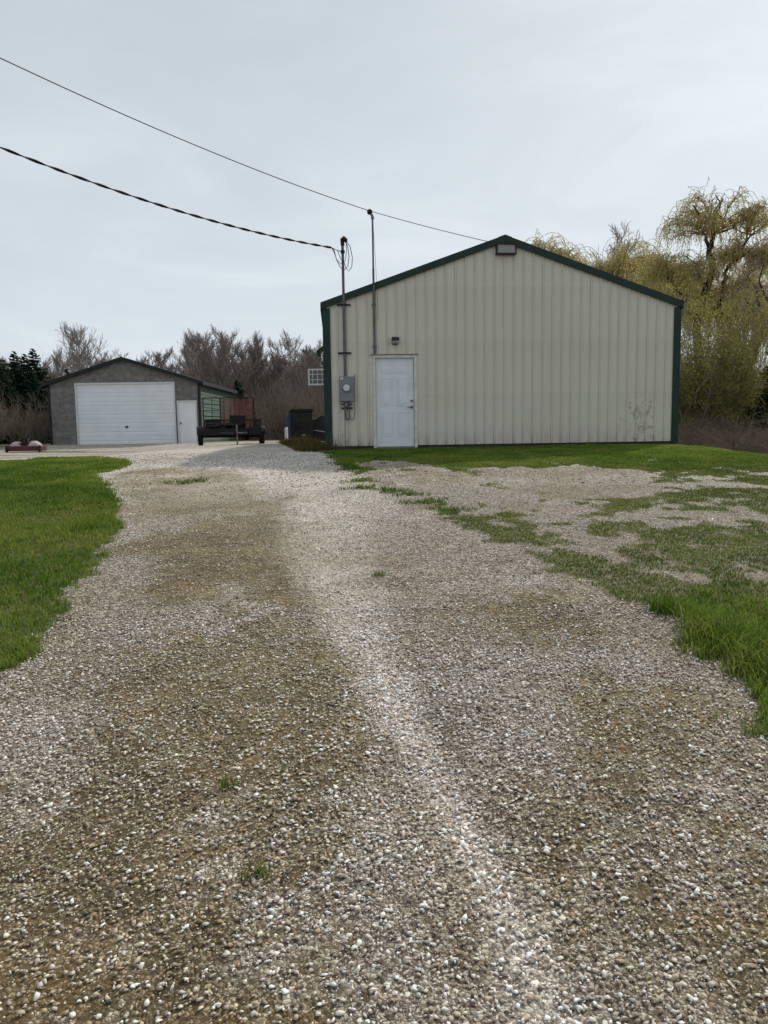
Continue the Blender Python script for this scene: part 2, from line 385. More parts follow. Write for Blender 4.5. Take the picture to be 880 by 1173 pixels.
# ------------------------------------------------------------------ mesh builder
class MB:
    def __init__(s): s.v = []; s.f = []
    def box(s, a, b, rot=None, off=(0, 0, 0)):
        x0, y0, z0 = a; x1, y1, z1 = b; n = len(s.v)
        P = [(x0, y0, z0), (x1, y0, z0), (x1, y1, z0), (x0, y1, z0), (x0, y0, z1), (x1, y0, z1), (x1, y1, z1), (x0, y1, z1)]
        if rot is not None: P = [tuple(rot @ Vector(p) + Vector(off)) for p in P]
        s.v += P
        s.f += [tuple(n + i for i in q) for q in ((0, 3, 2, 1), (4, 5, 6, 7), (0, 1, 5, 4), (1, 2, 6, 5), (2, 3, 7, 6), (3, 0, 4, 7))]
        return s
    def prism(s, prof, y0, y1, axis='y'):
        """profile (x,z) extruded along y"""
        n = len(s.v); k = len(prof)
        for y in (y0, y1):
            for p in prof:
                s.v.append((p[0], y, p[1]) if axis == 'y' else (y, p[0], p[1]))
        s.f.append(tuple(n + i for i in range(k))); s.f.append(tuple(n + k + i for i in reversed(range(k))))
        for i in range(k):
            j = (i + 1) % k; s.f.append((n + i, n + k + i, n + k + j, n + j))
        return s
    def tube(s, pts, rad, sides=8, cap=True):
        pts = [Vector(p) for p in pts]; m = len(pts)
        if not hasattr(rad, '__len__'): rad = [rad] * m
        n = len(s.v)
        t = (pts[1] - pts[0]).normalized()
        u = t.orthogonal().normalized()
        for i, p in enumerate(pts):
            if i == 0: d = pts[1] - p
            elif i == m - 1: d = p - pts[i - 1]
            else: d = pts[i + 1] - pts[i - 1]
            if d.length > 1e-9: t = d.normalized()
            u = (u - t * u.dot(t))
            u = u.normalized() if u.length > 1e-6 else t.orthogonal().normalized()
            w = t.cross(u)
            for k in range(sides):
                a = 2 * math.pi * k / sides
                s.v.append(tuple(p + (u * math.cos(a) + w * math.sin(a)) * rad[i]))
        for i in range(m - 1):
            for k in range(sides):
                a = n + i * sides + k; b = n + i * sides + (k + 1) % sides
                s.f.append((a, b, b + sides, a + sides))
        if cap:
            s.f.append(tuple(n + k for k in reversed(range(sides))))
            s.f.append(tuple(n + (m - 1) * sides + k for k in range(sides)))
        return s
    def disc(s, c, r, y0, y1, axis='y', sides=20, r2=None):
        """short cylinder"""
        if r2 is None: r2 = r
        c = Vector(c); d = {'x': Vector((1, 0, 0)), 'y': Vector((0, 1, 0)), 'z': Vector((0, 0, 1))}[axis]
        return s.tube([c + d * y0, c + d * y1], [r, r2], sides)
    def build(s, name, mat, parent=None, bevel=0, smooth=False):
        me = bpy.data.meshes.new(name); me.from_pydata(s.v, [], s.f); me.update()
        o = bpy.data.objects.new(name, me); COL.objects.link(o); me.materials.append(mat)
        if parent is not None: o.parent = parent
        if smooth:
            me.polygons.foreach_set('use_smooth', [True] * len(me.polygons))
        if bevel:
            b = o.modifiers.new('bevel', 'BEVEL'); b.width = bevel; b.segments = 2; b.limit_method = 'ANGLE'
        return o

def tag(o, label=None, cat=None, group=None, kind=None):
    if label: o['label'] = label
    if cat: o['category'] = cat
    if group: o['group'] = group
    if kind: o['kind'] = kind
    return o
def empty(name, loc=(0, 0, 0), rz=0, label=None, cat=None, group=None):
    o = bpy.data.objects.new(name, None); COL.objects.link(o)
    o.location = loc; o.rotation_euler = (0, 0, rz); o.empty_display_size = .3
    return tag(o, label, cat, group)
def copy_tree(o, parent=None):
    c = o.copy(); COL.objects.link(c); c.parent = parent
    for ch in list(o.children): copy_tree(ch, c)
    return c

def np_mesh(name, verts, faces_idx, per, mat, col=None):
    """fast mesh: faces_idx flat int array, 'per' corners per face"""
    me = bpy.data.meshes.new(name)
    nf = len(faces_idx) // per
    me.vertices.add(len(verts)); me.vertices.foreach_set('co', np.ascontiguousarray(verts, dtype=np.float32).ravel())
    me.loops.add(len(faces_idx)); me.loops.foreach_set('vertex_index', np.ascontiguousarray(faces_idx, dtype=np.int32))
    me.polygons.add(nf); me.polygons.foreach_set('loop_start', np.arange(0, nf * per, per, dtype=np.int32))
    me.polygons.foreach_set('loop_total', np.full(nf, per, dtype=np.int32))
    me.update(calc_edges=True)
    if col is not None:
        a = me.color_attributes.new('col', 'FLOAT_COLOR', 'POINT')
        c = np.ones((len(verts), 4), np.float32); c[:, :3] = col
        a.data.foreach_set('color', c.ravel())
    me.materials.append(mat)
    o = bpy.data.objects.new(name, me); COL.objects.link(o)
    return o

# ------------------------------------------------------------------ ground sheet
def axis_coords(core0, core1, step, far0, far1):
    c = list(np.arange(core0, core1 + 1e-6, step))
    s = step; x = core1
    while x < far1: s *= 1.13; x += s; c.append(x)
    s = step; x = core0
    while x > far0: s *= 1.13; x -= s; c.insert(0, x)
    return np.array(c)
gx = axis_coords(-6, 6, .06, -900, 900)
s = .055; ys = [0.6]
while ys[-1] < 1300: ys.append(ys[-1] + max(.055, min(.12, ys[-1] * .007)) if ys[-1] < 24 else ys[-1] + (ys[-1] - 23) * .06 + .1)
pre = []; y = .6; s = .1
while y > -300: y -= s; s *= 1.2; pre.insert(0, y)
gy = np.array(pre + ys)
GX, GY = np.meshgrid(gx, gy)
g, moss, pale, wild, gl, gr, thin, sp_ = masks(GX, GY)
GZ = ground(GX, GY) - .004
verts = np.stack([GX.ravel(), GY.ravel(), GZ.ravel()], 1)
nx, ny = len(gx), len(gy)
ii = (np.arange(ny - 1)[:, None] * nx + np.arange(nx - 1)[None, :]).ravel()
faces = np.stack([ii, ii + 1, ii + 1 + nx, ii + nx], 1).ravel()
go = np_mesh('ground', verts, faces, 4, M['ground'])
for nm, arr in (('grass', g), ('moss', moss), ('pale', pale), ('wild', wild), ('thin', np.clip(thin * gr + .5 * sm(sp_ / .4), 0, 1))):
    a = go.data.attributes.new(nm, 'FLOAT', 'POINT'); a.data.foreach_set('value', arr.ravel().astype(np.float32))
go.data.polygons.foreach_set('use_smooth', [True] * len(go.data.polygons))
tag(go, kind='structure')

# ------------------------------------------------------------------ loose stones of the drive (uncountable)
def ico():
    t = (1 + 5 ** .5) / 2
    v = np.array([(-1, t, 0), (1, t, 0), (-1, -t, 0), (1, -t, 0), (0, -1, t), (0, 1, t), (0, -1, -t), (0, 1, -t), (t, 0, -1), (t, 0, 1), (-t, 0, -1), (-t, 0, 1)], float)
    v /= np.linalg.norm(v[0])
    f = np.array([(0, 11, 5), (0, 5, 1), (0, 1, 7), (0, 7, 10), (0, 10, 11), (1, 5, 9), (5, 11, 4), (11, 10, 2), (10, 7, 6), (7, 1, 8), (3, 9, 4), (3, 4, 2), (3, 2, 6), (3, 6, 8), (3, 8, 9), (4, 9, 5), (2, 4, 11), (6, 2, 10), (8, 6, 7), (9, 8, 1)])
    return v, f
def octa():
    v = np.array([(1, 0, 0), (-1, 0, 0), (0, 1, 0), (0, -1, 0), (0, 0, 1), (0, 0, -1)], float)
    f = np.array([(0, 2, 4), (2, 1, 4), (1, 3, 4), (3, 0, 4), (2, 0, 5), (1, 2, 5), (3, 1, 5), (0, 3, 5)])
    return v, f
PAL = np.array([(.10, .09, .08), (.20, .165, .135), (.30, .265, .23), (.37, .31, .25), (.43, .405, .375), (.52, .495, .46), (.64, .62, .58), (.80, .78, .74), (.32, .245, .17), (.25, .22, .195)])
PAL = np.minimum(PAL * np.array([1.22, 1.18, 1.13]), .88)
PW = np.array([.05, .10, .11, .12, .14, .15, .15, .09, .05, .04]); PW /= PW.sum()
def scatter(n, y0, y1, half, smin, smax, base, jit=.28):
    y = y0 + (y1 - y0) * rng.random(n); w = half * y + 1.1
    x = (rng.random(n) * 2 - 1) * w
    # even area density: reject against the widest row
    k = rng.random(n) < w / (half * y1 + 1.1); x = x[k]; y = y[k]
    g, mo, pa, wi, *_ = masks(x, y)
    k = (g < .35 + .25 * rng.random(len(x))) & (rng.random(len(x)) > mo * .42)
    x, y, mo, pa = x[k], y[k], mo[k], pa[k]; n = len(x)
    V, F = base
    size = smin + (smax - smin) * rng.random(n) ** 2.6
    big = fbm(x, y, 1.3, 91)
    size *= .8 + .45 * big
    sc = size[:, None] * (0.5 * np.array([1.05, .76, .44]) * (1 + (rng.random((n, 3)) - .5) * .8))
    P = V[None] * (1 + (rng.random((n, len(V), 3)) - .5) * jit * 2)
    P = P * sc[:, None, :]
    az = rng.random(n) * 6.283; tl = (rng.random(n) - .5) * .9
    ct, st = np.cos(tl), np.sin(tl)
    Px = P[..., 0] * ct[:, None] - P[..., 2] * st[:, None]; Pz = P[..., 0] * st[:, None] + P[..., 2] * ct[:, None]; Py = P[..., 1]
    ca, sa = np.cos(az)[:, None], np.sin(az)[:, None]
    X = Px * ca - Py * sa + x[:, None]; Y = Px * sa + Py * ca + y[:, None]
    Z = Pz + (ground(x, y) + size * (-.02 + .16 * rng.random(n)))[:, None]
    col = PAL[rng.choice(len(PAL), n, p=PW)] * (.80 + .35 * rng.random(n))[:, None]
    st_ = np.clip(mo * 1.2, 0, 1)[:, None] * (rng.random(n) < .42)[:, None] * (.4 + .6 * rng.random(n))[:, None]
    col = col * (1 - st_) + col * np.array([.88, .79, .60]) * st_
    col = col * (1 + .38 * pa[:, None])
    col = np.repeat(np.clip(col, 0, .85), len(V), axis=0)
    vv = np.stack([X, Y, Z], -1).reshape(-1, 3)
    ff = (F[None] + (np.arange(n) * len(V))[:, None, None]).reshape(-1)
    return vv, ff, col
parts = [scatter(240000, 1.2, 5.0, .60, .0045, .0190, ico(), .50), scatter(170000, 5.0, 10.5, .56, .008, .022, octa(), .42),
         scatter(30000, 10.5, 17, .52, .02, .04, octa())]
off = 0; VV = []; FF = []; CC = []
for v_, f_, c_ in parts: VV.append(v_); FF.append(f_ + off); CC.append(c_); off += len(v_)
st = np_mesh('loose_gravel', np.concatenate(VV), np.concatenate(FF), 3, M['stone'], np.concatenate(CC))
tag(st, 'loose crushed limestone gravel lying over the driveway', 'gravel', kind='stuff')

# ------------------------------------------------------------------ grass blades
def blades(name, x, y, h, w, lean, col, label, mat='grass', z=None):
    n = len(x)
    z = (ground(x, y) + .0) if z is None else z
    a = rng.random(n) * 6.283; la = rng.random(n) * 6.283
    dx, dy = np.cos(a) * w * .5, np.sin(a) * w * .5
    lx, ly = np.cos(la) * lean * h, np.sin(la) * lean * h
    V = np.empty((n, 5, 3))
    V[:, 0] = np.stack([x - dx, y - dy, z - .01], 1); V[:, 1] = np.stack([x + dx, y + dy, z - .01], 1)
    mx, my, mz = x + lx * .35, y + ly * .35, z + h * .6
    V[:, 2] = np.stack([mx + dx * .75, my + dy * .75, mz], 1); V[:, 3] = np.stack([mx - dx * .75, my - dy * .75, mz], 1)
    V[:, 4] = np.stack([x + lx, y + ly, z + h * np.sqrt(np.clip(1 - lean ** 2 * .5, .2, 1))], 1)
    b = (np.arange(n) * 5)[:, None]
    F = np.concatenate([b + np.array([0, 1, 2]), b + np.array([0, 2, 3]), b + np.array([3, 2, 4])], 1).reshape(-1)
    C = np.repeat(col, 5, axis=0).reshape(n, 5, 3)
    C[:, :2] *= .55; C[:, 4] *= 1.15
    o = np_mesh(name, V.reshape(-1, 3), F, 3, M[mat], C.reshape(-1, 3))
    return tag(o, label, 'grass', kind='stuff')
GCOL = np.array([1.17, 1.16, 1.10]) * np.array([(.055, .115, .018), (.095, .165, .026), (.15, .215, .036), (.21, .25, .055), (.30, .26, .12)])
def gcol(n, x, y, dry):
    base = .55 * fbm(x, y, .5, 61) + .45 * fbm(x, y, 2.4, 65)
    t = np.clip(base * 2.3 - .62 + (rng.random(n) - .5) * .6, 0, 1) * 3.2
    i = t.astype(int); f = (t - i)[:, None]
    c = GCOL[i] * (1 - f) + GCOL[np.minimum(i + 1, 4)] * f
    d = (rng.random(n) < dry)[:, None]
    c = np.where(d, GCOL[4] * (.5 + .7 * rng.random(n))[:, None], c)
    return c * (.75 + .5 * rng.random(n))[:, None]
def area(n, x0, x1, y0, y1, bias=1.6):
    y = y0 + (y1 - y0) * rng.random(n) ** bias
    return x0 + (x1 - x0) * rng.random(n), y

x, y = area(520000, -13.5, -1.6, 2.6, 20.5, 1.5)
k = (x > -.62 * y - 1.6); x, y = x[k], y[k]
m = masks(x, y); k = rng.random(len(x)) < m[4] * 1.2 - .1; x, y = x[k], y[k]
tf = fbm(x, y, 1.6, 41); sdL = poly_sd(x, y, LAWN_L)
edge = np.clip(1 - np.abs(sdL - .35) / .5, 0, 1) * (fbm(x, y, 1.1, 43) > .52)
h = (.028 + .045 * tf ** 2) * (1 + 1.0 * edge) * (.6 + .7 * rng.random(len(x)))
w = .0035 + .0006 * y
blades('lawn_grass', x, y, h, w, .35 + .5 * rng.random(len(x)), gcol(len(x), x, y, .05), 'bright green mown lawn on the left edge of the driveway')

x, y = area(1000000, -2.2, 12.5, 2.4, 19.0, 1.25)
k = (x < .60 * y + 1.4) & ~((x > -1.2 + .064 * (17.4 - y)) & (x < 7.1) & (y > 17.33 + .064 * (x + 1.34)))
x, y = x[k], y[k]
m = masks(x, y); gg = m[0]
k = rng.random(len(x)) < gg * 1.1 - .08; x, y = x[k], y[k]; th = m[6][k]
tf = fbm(x, y, 1.6, 141)
tallc = np.clip(1 - line_d(x, y, [(1.72, 4.75), (1.95, 4.3), (2.1, 3.75)]) / .28, 0, 1)
dense = 1 - th
h = (.022 + .04 * tf ** 2 * (.4 + .9 * dense) + .028 * dense * (y < 6.5) * .6 + .085 * sm(tallc * 1.5)) * (.6 + .7 * rng.random(len(x)))
k = rng.random(len(x)) < (1 - .05 * th); x, y, h, tallc, th = x[k], y[k], h[k], tallc[k], th[k]
h = h * (1 - .42 * th) * (.6 + .8 * fbm(x, y, 4.5, 171))
w = .0035 + .0006 * y
blades('lawn_grass', x, y, h, w, .35 + .5 * rng.random(len(x)) + .25 * tallc + .62 * th, gcol(len(x), x, y, .06 + .22 * th) * (1 - .10 * th)[:, None],
       'patchy green grass growing through the gravel in front of the beige barn')

# weeds at the barn's left corner and rough grass round the edges
x, y = area(60000, -5.2, -.95, 16.2, 34, 1.6)
wd = sm(poly_sd(x, y, [(-.95, 16.6), (-1.9, 16.9), (-3.1, 24), (-4.6, 33), (-3.5, 34), (-2.0, 24), (-1.30, 17.3)]) / .3 + .5)
k = rng.random(len(x)) < wd; x, y = x[k], y[k]; n = len(x)
c = np.where((rng.random(n) < .55)[:, None], np.array([(.15, .11, .055)]), np.array([(.07, .085, .022)])) * (.5 + .8 * rng.random(n))[:, None]
blades('weed_patch', x, y, (.05 + .34 * rng.random(n) ** 4) * (.2 + 1.4 * fbm(x, y, 1.6, 8) ** 1.5), .012 + 0 * x, .3 + .6 * rng.random(n), c,
       'dry brown weeds along the left side of the beige barn', 'drygrass')
# stray tufts in the drive
tx, ty = [], []
for (cx_, cy_, r_) in [(-.42, 2.23, .035), (-.62, 2.75, .03), (-.05, 5.75, .05), (-.28, 10.4, .2), (.1, 10.1, .16), (.35, 9.8, .15), (-.35, 11.1, .18), (.55, 9.2, .22), (.78, 8.55, .18), (-3.0, 11.4, .25)]:
    k_ = int(130 * (r_ / .1) ** 1.2)
    a_ = rng.random(k_) * 6.283; q = r_ * np.sqrt(rng.random(k_)) * (1 + .5 * np.sin(3 * a_ + cx_ * 9))
    tx.append(cx_ + np.cos(a_) * q * 1.3); ty.append(cy_ + np.sin(a_) * q)
x = np.concatenate(tx); y = np.concatenate(ty); n = len(x)
blades('grass_tufts', x, y, .02 + .035 * rng.random(n), .004 + .0006 * y, .5 + .4 * rng.random(n), gcol(n, x, y, .15) * .8, 'small green weed tufts sprouting in the gravel drive')

# ------------------------------------------------------------------ main barn
ROT = .064; CX, CY = -1.338, 17.384
BW, BD, E0, PK = 8.43, 14.0, 3.34, 4.82
barn = empty('metal_barn', (CX, CY, 0), ROT, 'large beige ribbed steel barn with dark green roof edge and corner trim', 'barn')
def roofz(x): return E0 + (PK - E0) * (1 - abs(x - BW / 2) / (BW / 2))
DX0, DX1, DH = 1.13, 2.15, 2.13
def gable_wall(y0, flip, door):
    mb = MB(); xs = []
    pitch = .2286; i = 0; x = .10
    while x < BW - .03:
        xs += [(x - .026, 0), (x - .011, .024), (x + .011, .024), (x + .026, 0)]
        xs += [(x + pitch / 3, .0), (x + pitch / 3 + .006, .003), (x + pitch * 2 / 3, .003), (x + pitch * 2 / 3 + .006, 0)]
        x += pitch
    xs = [(a, b) for a, b in xs if .05 < a < BW - .02]
    ex = [.05, BW - .02, BW / 2] + ([DX0 - .0005, DX0 + .0005, DX1 - .0005, DX1 + .0005] if door else [])
    xa, ba = zip(*sorted(set(xs)))
    xs += [(e, float(np.interp(e, xa, ba))) for e in ex]
    xs = sorted(set(xs))
    n0 = 0
    for (a, b) in xs:
        zb = .055
        if door and DX0 < a < DX1: zb = DH
        y = y0 - b if not flip else y0 + b
        mb.v += [(a, y, zb), (a, y, roofz(a) - .05)]
    for i in range(len(xs) - 1):
        q = (2 * i, 2 * i + 2, 2 * i + 3, 2 * i + 1)
        mb.f.append(q if not flip else q[::-1])
    return mb
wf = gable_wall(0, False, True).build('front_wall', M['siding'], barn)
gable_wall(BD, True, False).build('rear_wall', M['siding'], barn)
for nm, xx in (('side_wall', .03), ('side_wall', BW - .03)):
    mb = MB(); sgn = -1 if xx < 1 else 1
    ysl = []; y = .1
    while y < BD - .1: ysl += [(y - .03, 0), (y - .012, .019), (y + .012, .019), (y + .03, 0)]; y += .2286
    ysl = [(.02, 0)] + ysl + [(BD - .02, 0)]
    for a, b in ysl: mb.v += [(xx + sgn * b, a, .055), (xx + sgn * b, a, roofz(xx) - .05)]
    for i in range(len(ysl) - 1):
        q = (2 * i, 2 * i + 2, 2 * i + 3, 2 * i + 1); mb.f.append(q[::-1] if sgn < 0 else q)
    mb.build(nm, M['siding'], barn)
# splash board and base
MB().box((.04, .015, -.15), (DX0, .06, .06)).box((DX1, .015, -.15), (BW - .04, .06, .06)).box((.05, .02, -.2), (.09, BD, .06)).box((BW - .09, .02, -.3), (BW - .05, BD, .06)).build('base_board', M['bedwood'], barn)
MB().box((DX0, -.01, -.12), (DX1, .14, .012)).build('door_sill', M['galv'], barn)
# corner trims
for x0, x1 in ((-.01, .165), (BW - .155, BW + .01)):
    c = MB(); c.prism([(x0, -.0), (x1, -.0), (x1, min(roofz(x1), roofz(x0)) - .14), (x0, min(roofz(x1), roofz(x0)) - .14)], -.034, -.006)
    xo = x0 if x0 < 1 else x1
    a = (xo, -.004, 0) if x0 > 1 else (xo, -.004, 0)
    c.box((min(xo, xo + (.012 if x0 < 1 else -.012)), -.006, 0.0), (max(xo, xo + (.012 if x0 < 1 else -.012)), .15, 3.2))
    c.build('corner_trim', M['green_trim'], barn)
# rake trims
for s_ in (0, 1):
    mb = MB(); X = [-.045, BW / 2] if s_ == 0 else [BW / 2, BW + .045]
    zz = lambda x: E0 + (PK - E0) * (1 - abs(x - BW / 2) / (BW / 2))
    pr = [(X[0], zz(X[0]) - .155), (X[1], zz(X[1]) - .155), (X[1], zz(X[1]) + .004), (X[0], zz(X[0]) + .004)]
    mb.prism(pr, -.075, -.035)
    mb.build('rake_trim', M['green_trim'], barn)
for s_ in (0, 1):
    mb = MB()
    xs = []
    half = BW / 2 + .05
    # roof slab with ribs running down the slope
    y = -.034
    prof = []
    while y < BD + .05:
        prof += [(y, 0), (y + .17, 0), (y + .18, .018), (y + .215, .018), (y + .2286, 0)]; y += .2286
    for (yy, b) in prof:
        for t in (0, 1):
            x = BW / 2 - half * t if s_ == 0 else BW / 2 + half * t
            z = PK - (PK - E0) * (half * t) / (BW / 2)
            mb.v.append((x, yy, z + b - .012))
    for i in range(len(prof) - 1):
        q = (2 * i, 2 * i + 1, 2 * i + 3, 2 * i + 2); mb.f.append(q if s_ == 1 else q[::-1])
    mb.build('roof_panel', M['green_roof'], barn)
    xe = BW / 2 + (half + .0) * (1 if s_ else -1)
    ze = PK - (PK - E0) * half / (BW / 2)
    MB().box((min(xe, xe - .02 * (1 if s_ else -1)), -.03, ze - .16), (max(xe, xe - .02 * (1 if s_ else -1)), BD, ze - .02)).build('eave_trim', M['green_trim'], barn)
MB().prism([(BW / 2 - .16, PK - .045), (BW / 2, PK + .012), (BW / 2 + .16, PK - .045), (BW / 2, PK - .02)], -.08, BD).build('ridge_cap', M['green_roof'], barn)
# personnel door
door = MB(); sx0, sx1, sz0, sz1 = 1.20, 2.08, .03, 2.085
door.box((sx0, .035, sz0), (sx1, .075, sz1))
dr = door.build('door', M['door'], barn, bevel=.002)
cxm = (sx0 + sx1) / 2
pan = MB()
for (u0, u1) in ((sx0 + .12, cxm - .055), (cxm + .055, sx1 - .12)):
    for (w0, w1) in ((.26, .82), (.97, 1.60), (1.72, 1.92)):
        # raised panel with a moulded groove: a rim and a sloped field
        z0, z1 = sz0 + w0 - .02, sz0 + w1 - .02
        t = .014
        pan.box((u0, .027, z0), (u1, .034, z0 + t)).box((u0, .027, z1 - t), (u1, .034, z1)).box((u0, .027, z0 + t), (u0 + t, .034, z1 - t)).box((u1 - t, .027, z0 + t), (u1, .034, z1 - t))
        pan.box((u0 + .045, .026, z0 + .045), (u1 - .045, .0345, z1 - .045))
pan.build('raised_panel_moulding', M['door'], dr, bevel=.003)
MB().disc((2.03, .032, 1.085), .030, -.022, 0).build('deadbolt', M['galv'], dr)
hb = MB(); hb.disc((2.03, .032, .945), .032, -.018, 0); hb.tube([(2.03, .032, .945), (2.03, -.02, .945)], .011, 8)
hb.tube([(2.035, -.025, .945), (1.96, -.028, .94), (1.925, -.022, .935)], [.012, .011, .009], 8)
hb.build('handle', M['galv'], dr)
fr = MB(); fr.box((DX0 - .005, -.032, .0), (DX0 + .062, .08, DH - .055)).box((DX1 - .062, -.032, .0), (DX1 + .005, .08, DH - .055)).box((DX0 - .005, -.032, DH - .053), (DX1 + .005, .08, DH + .008))
fr.build('door_frame', M['trimwhite'], barn, bevel=.004)
MB().box((DX0 - .06, -.05, DH + .012), (DX1 + .035, -.003, DH + .030)).build('drip_cap', M['galv'], barn)
MB().box((DX0 + .063, .03, .0), (DX1 - .063, .1, .028)).build('threshold', M['galv'], barn)
MB().box((DX0 - .02, .09, 0), (DX1 + .02, .12, DH + .05)).build('door_backing', M['bedwood'], barn)
# small hood over a side door
hd = MB(); hd.prism([(-.20, 2.44), (.0, 2.58), (.0, 2.53), (-.20, 2.38)], 1.7, 2.5); hd.box((-.17, 1.72, 2.30), (-.10, 1.80, 2.44)).box((-.07, 1.74, 2.1), (-.0, 1.80, 2.16))
hd.build('side_hood', M['green_trim'], barn)
# open window sash on the left wall, swung out
sash = MB(); w0, w1, z0, z1, yy = -.60, .0, 1.90, 2.42, 6.75
sash.box((w0, yy, z0), (w1, yy + .035, z0 + .05)).box((w0, yy, z1 - .05), (w1, yy + .035, z1)).box((w0, yy, z0 + .05), (w0 + .05, yy + .035, z1 - .05)).box((w1 - .05, yy, z0 + .05), (w1, yy + .035, z1 - .05))
for t in (1 / 4, 2 / 4, 3 / 4): sash.box((w0 + t * .6 - .009, yy + .004, z0 + .05), (w0 + t * .6 + .009, yy + .030, z1 - .05))
for t in (1 / 3, 2 / 3): sash.box((w0 + .05, yy + .006, z0 + t * .52 - .009), (w1 - .05, yy + .028, z0 + t * .52 + .009))
so = sash.build('window_sash', M['white'], barn); so['label'] = 'white gridded sash swung open from the side of the barn'
MB().box((w0 + .05, yy + .012, z0 + .05), (w1 - .05, yy + .018, z1 - .05)).build('pane', M['darkglass'], so)

def onbarn(x, y, z):
    c, s_ = math.cos(ROT), math.sin(ROT)
    return (CX + x * c - y * s_, CY + x * s_ + y * c, z)

# flood light under the peak
fl = empty('flood_light', onbarn(4.235, -.02, 4.38), ROT, 'boxy grey flood light mounted under the roof peak of the barn', 'light fixture')
MB().box((-.235, -.115, .0), (.235, -.0, .03)).box((-.235, -.115, .225), (.235, 0, .255)).box((-.235, -.115, .03), (-.205, 0, .225)).box((.205, -.115, .03), (.235, 0, .225)).box((-.205, -.03, .03), (.205, 0, .225)).build('housing', M['bronze'], fl, bevel=.006)
MB().prism([(-.112, .032), (-.055, .032), (-.05, .222), (-.085, .222)], -.204, .204, axis='x').build('lens', M['floodface'], fl, bevel=.006)

# lamp above the door
wl = empty('wall_lamp', onbarn(1.656, -.02, 2.43), ROT, 'small dark bronze lamp mounted on the barn wall above the door', 'wall lamp')
MB().box((-.07, -.025, -.06), (.07, 0, .10)).prism([(-.025, .03), (-.15, .03), (-.145, .075), (-.09, .11), (-.025, .115)], -.085, .085, axis='x').build('housing', M['bronze'], wl, bevel=.008)
MB().prism([(-.026, -.05), (-.11, -.03), (-.13, .028), (-.026, .028)], -.065, .065, axis='x').build('lens', M['lens'], wl, bevel=.008)

# electric meter with its service mast
em = empty('electric_meter', onbarn(.51, -.02, 1.085), ROT, 'grey electric meter box on the barn wall left of the door', 'electric meter')
MB().box((-.165, -.13, .0), (.165, -.004, .565)).build('meter_box', M['meterbox'], em, bevel=.012)
MB().disc((0, 0, .305), .095, -.16, -.13, 'y', 24).disc((0, 0, .305), .105, -.138, -.1305, 'y', 24).build('meter_ring', M['galv'], em)
MB().disc((0, 0, .305), .072, -.205, -.16, 'y', 20, .083).build('meter_glass', M['glass'], em, smooth=False)
MB().box((-.05, -.2085, .275), (.05, -.2055, .315)).build('dial_plate', M['white'], em)
MB().box((-.14, -.133, .50), (-.075, -.1305, .54)).build('sticker', M['white'], em)
lc = MB()
lc.tube([(-.03, -.065, -.0), (-.03, -.065, -.26), (-.02, -.06, -.40), (.02, -.05, -.43), (.06, -.045, -.38), (.06, -.04, -.30)], .016, 8)
lc.tube([(.055, -.05, 0), (.055, -.05, -.32), (.07, -.05, -.40)], .013, 8)
lc.tube([(.07, -.05, -.40), (.12, -.04, -.43), (.17, -.03, -.38), (.185, -.025, -.20), (.19, -.022, .62)], .008, 6)
lc.tube([(-.05, -.035, -.02), (-.05, -.035, -1.05)], .008, 6)
lc.build('conduit', M['pipe'], em)
MB().box((-.14, -.055, -.075), (.13, -.02, -.05)).build('strut_bracket', M['steel_black'], em)
MB().box((-.13, -.055, -.17), (.14, -.02, -.135)).build('strut_bracket', M['steel_black'], em)
MB().box((-.045, -.10, -.11), (.02, -.04, -.02)).build('coupling', M['galv'], em, bevel=.01)

sm_ = empty('service_mast', onbarn(.485, -.075, 1.65), ROT, 'grey steel service mast with weatherhead rising from the electric meter', 'service mast')
H1 = 4.66 - 1.65
MB().tube([(0, 0, 0), (0, 0, H1 - .07)], .032, 12).build('mast_pipe', M['pipe'], sm_)
MB().disc((0, 0, H1), .045, -.08, .0, 'z', 12).tube([(0, 0, H1 - .02), (-.0, -.0, H1 + .045), (.035, -.03, H1 + .07), (.075, -.06, H1 + .03), (.08, -.065, H1 - .02)], [.045, .055, .055, .045, .03], 10).build('weatherhead', M['steel_black'], sm_)
for zz_ in (2.19 - 1.65, 3.275 - 1.65):
    MB().box((-.155, .03, zz_ - .018), (.155, .057, zz_ + .018)).box((-.045, -.04, zz_ - .014), (.045, -.033, zz_ + .014)).box((-.045, -.033, zz_ - .012), (-.036, .03, zz_ + .012)).box((.036, -.033, zz_ - .012), (.045, .03, zz_ + .012)).build('bracket', M['steel_black'], sm_)
MB().disc((0, 0, H1 - .22), .05, -.03, .03, 'z', 12).tube([(0, 0, H1 - .2), (-.12, -.02, H1 - .2)], .01, 6).build('insulator_clamp', M['steel_black'], sm_)
lo = MB()
lo.tube([(.08, -.065, H1), (.17, -.08, H1 - .12), (.215, -.08, H1 - .36), (.20, -.07, H1 - .56), (.13, -.06, H1 - .66), (.06, -.05, H1 - .58), (.02, -.05, H1 - .42), (-.05, -.05, H1 - .50), (-.14, -.05, H1 - .40), (-.2, -.04, H1 - .22), (-.26, -.03, H1 - .12)], .0085, 6)
lo.tube([(.07, -.065, H1), (.12, -.08, H1 - .15), (.14, -.08, H1 - .34), (.11, -.07, H1 - .55), (.02, -.06, H1 - .64), (-.07, -.05, H1 - .56), (-.15, -.05, H1 - .38), (-.19, -.04, H1 - .2), (-.27, -.03, H1 - .11)], .0085, 6)
lo.tube([(.075, -.07, H1), (.09, -.08, H1 - .2), (.05, -.08, H1 - .45), (-.04, -.06, H1 - .4), (-.1, -.05, H1 - .25), (-.11, -.02, H1 - .2)], .007, 6)
lo.build('drip_loop_wires', M['cable'], sm_)

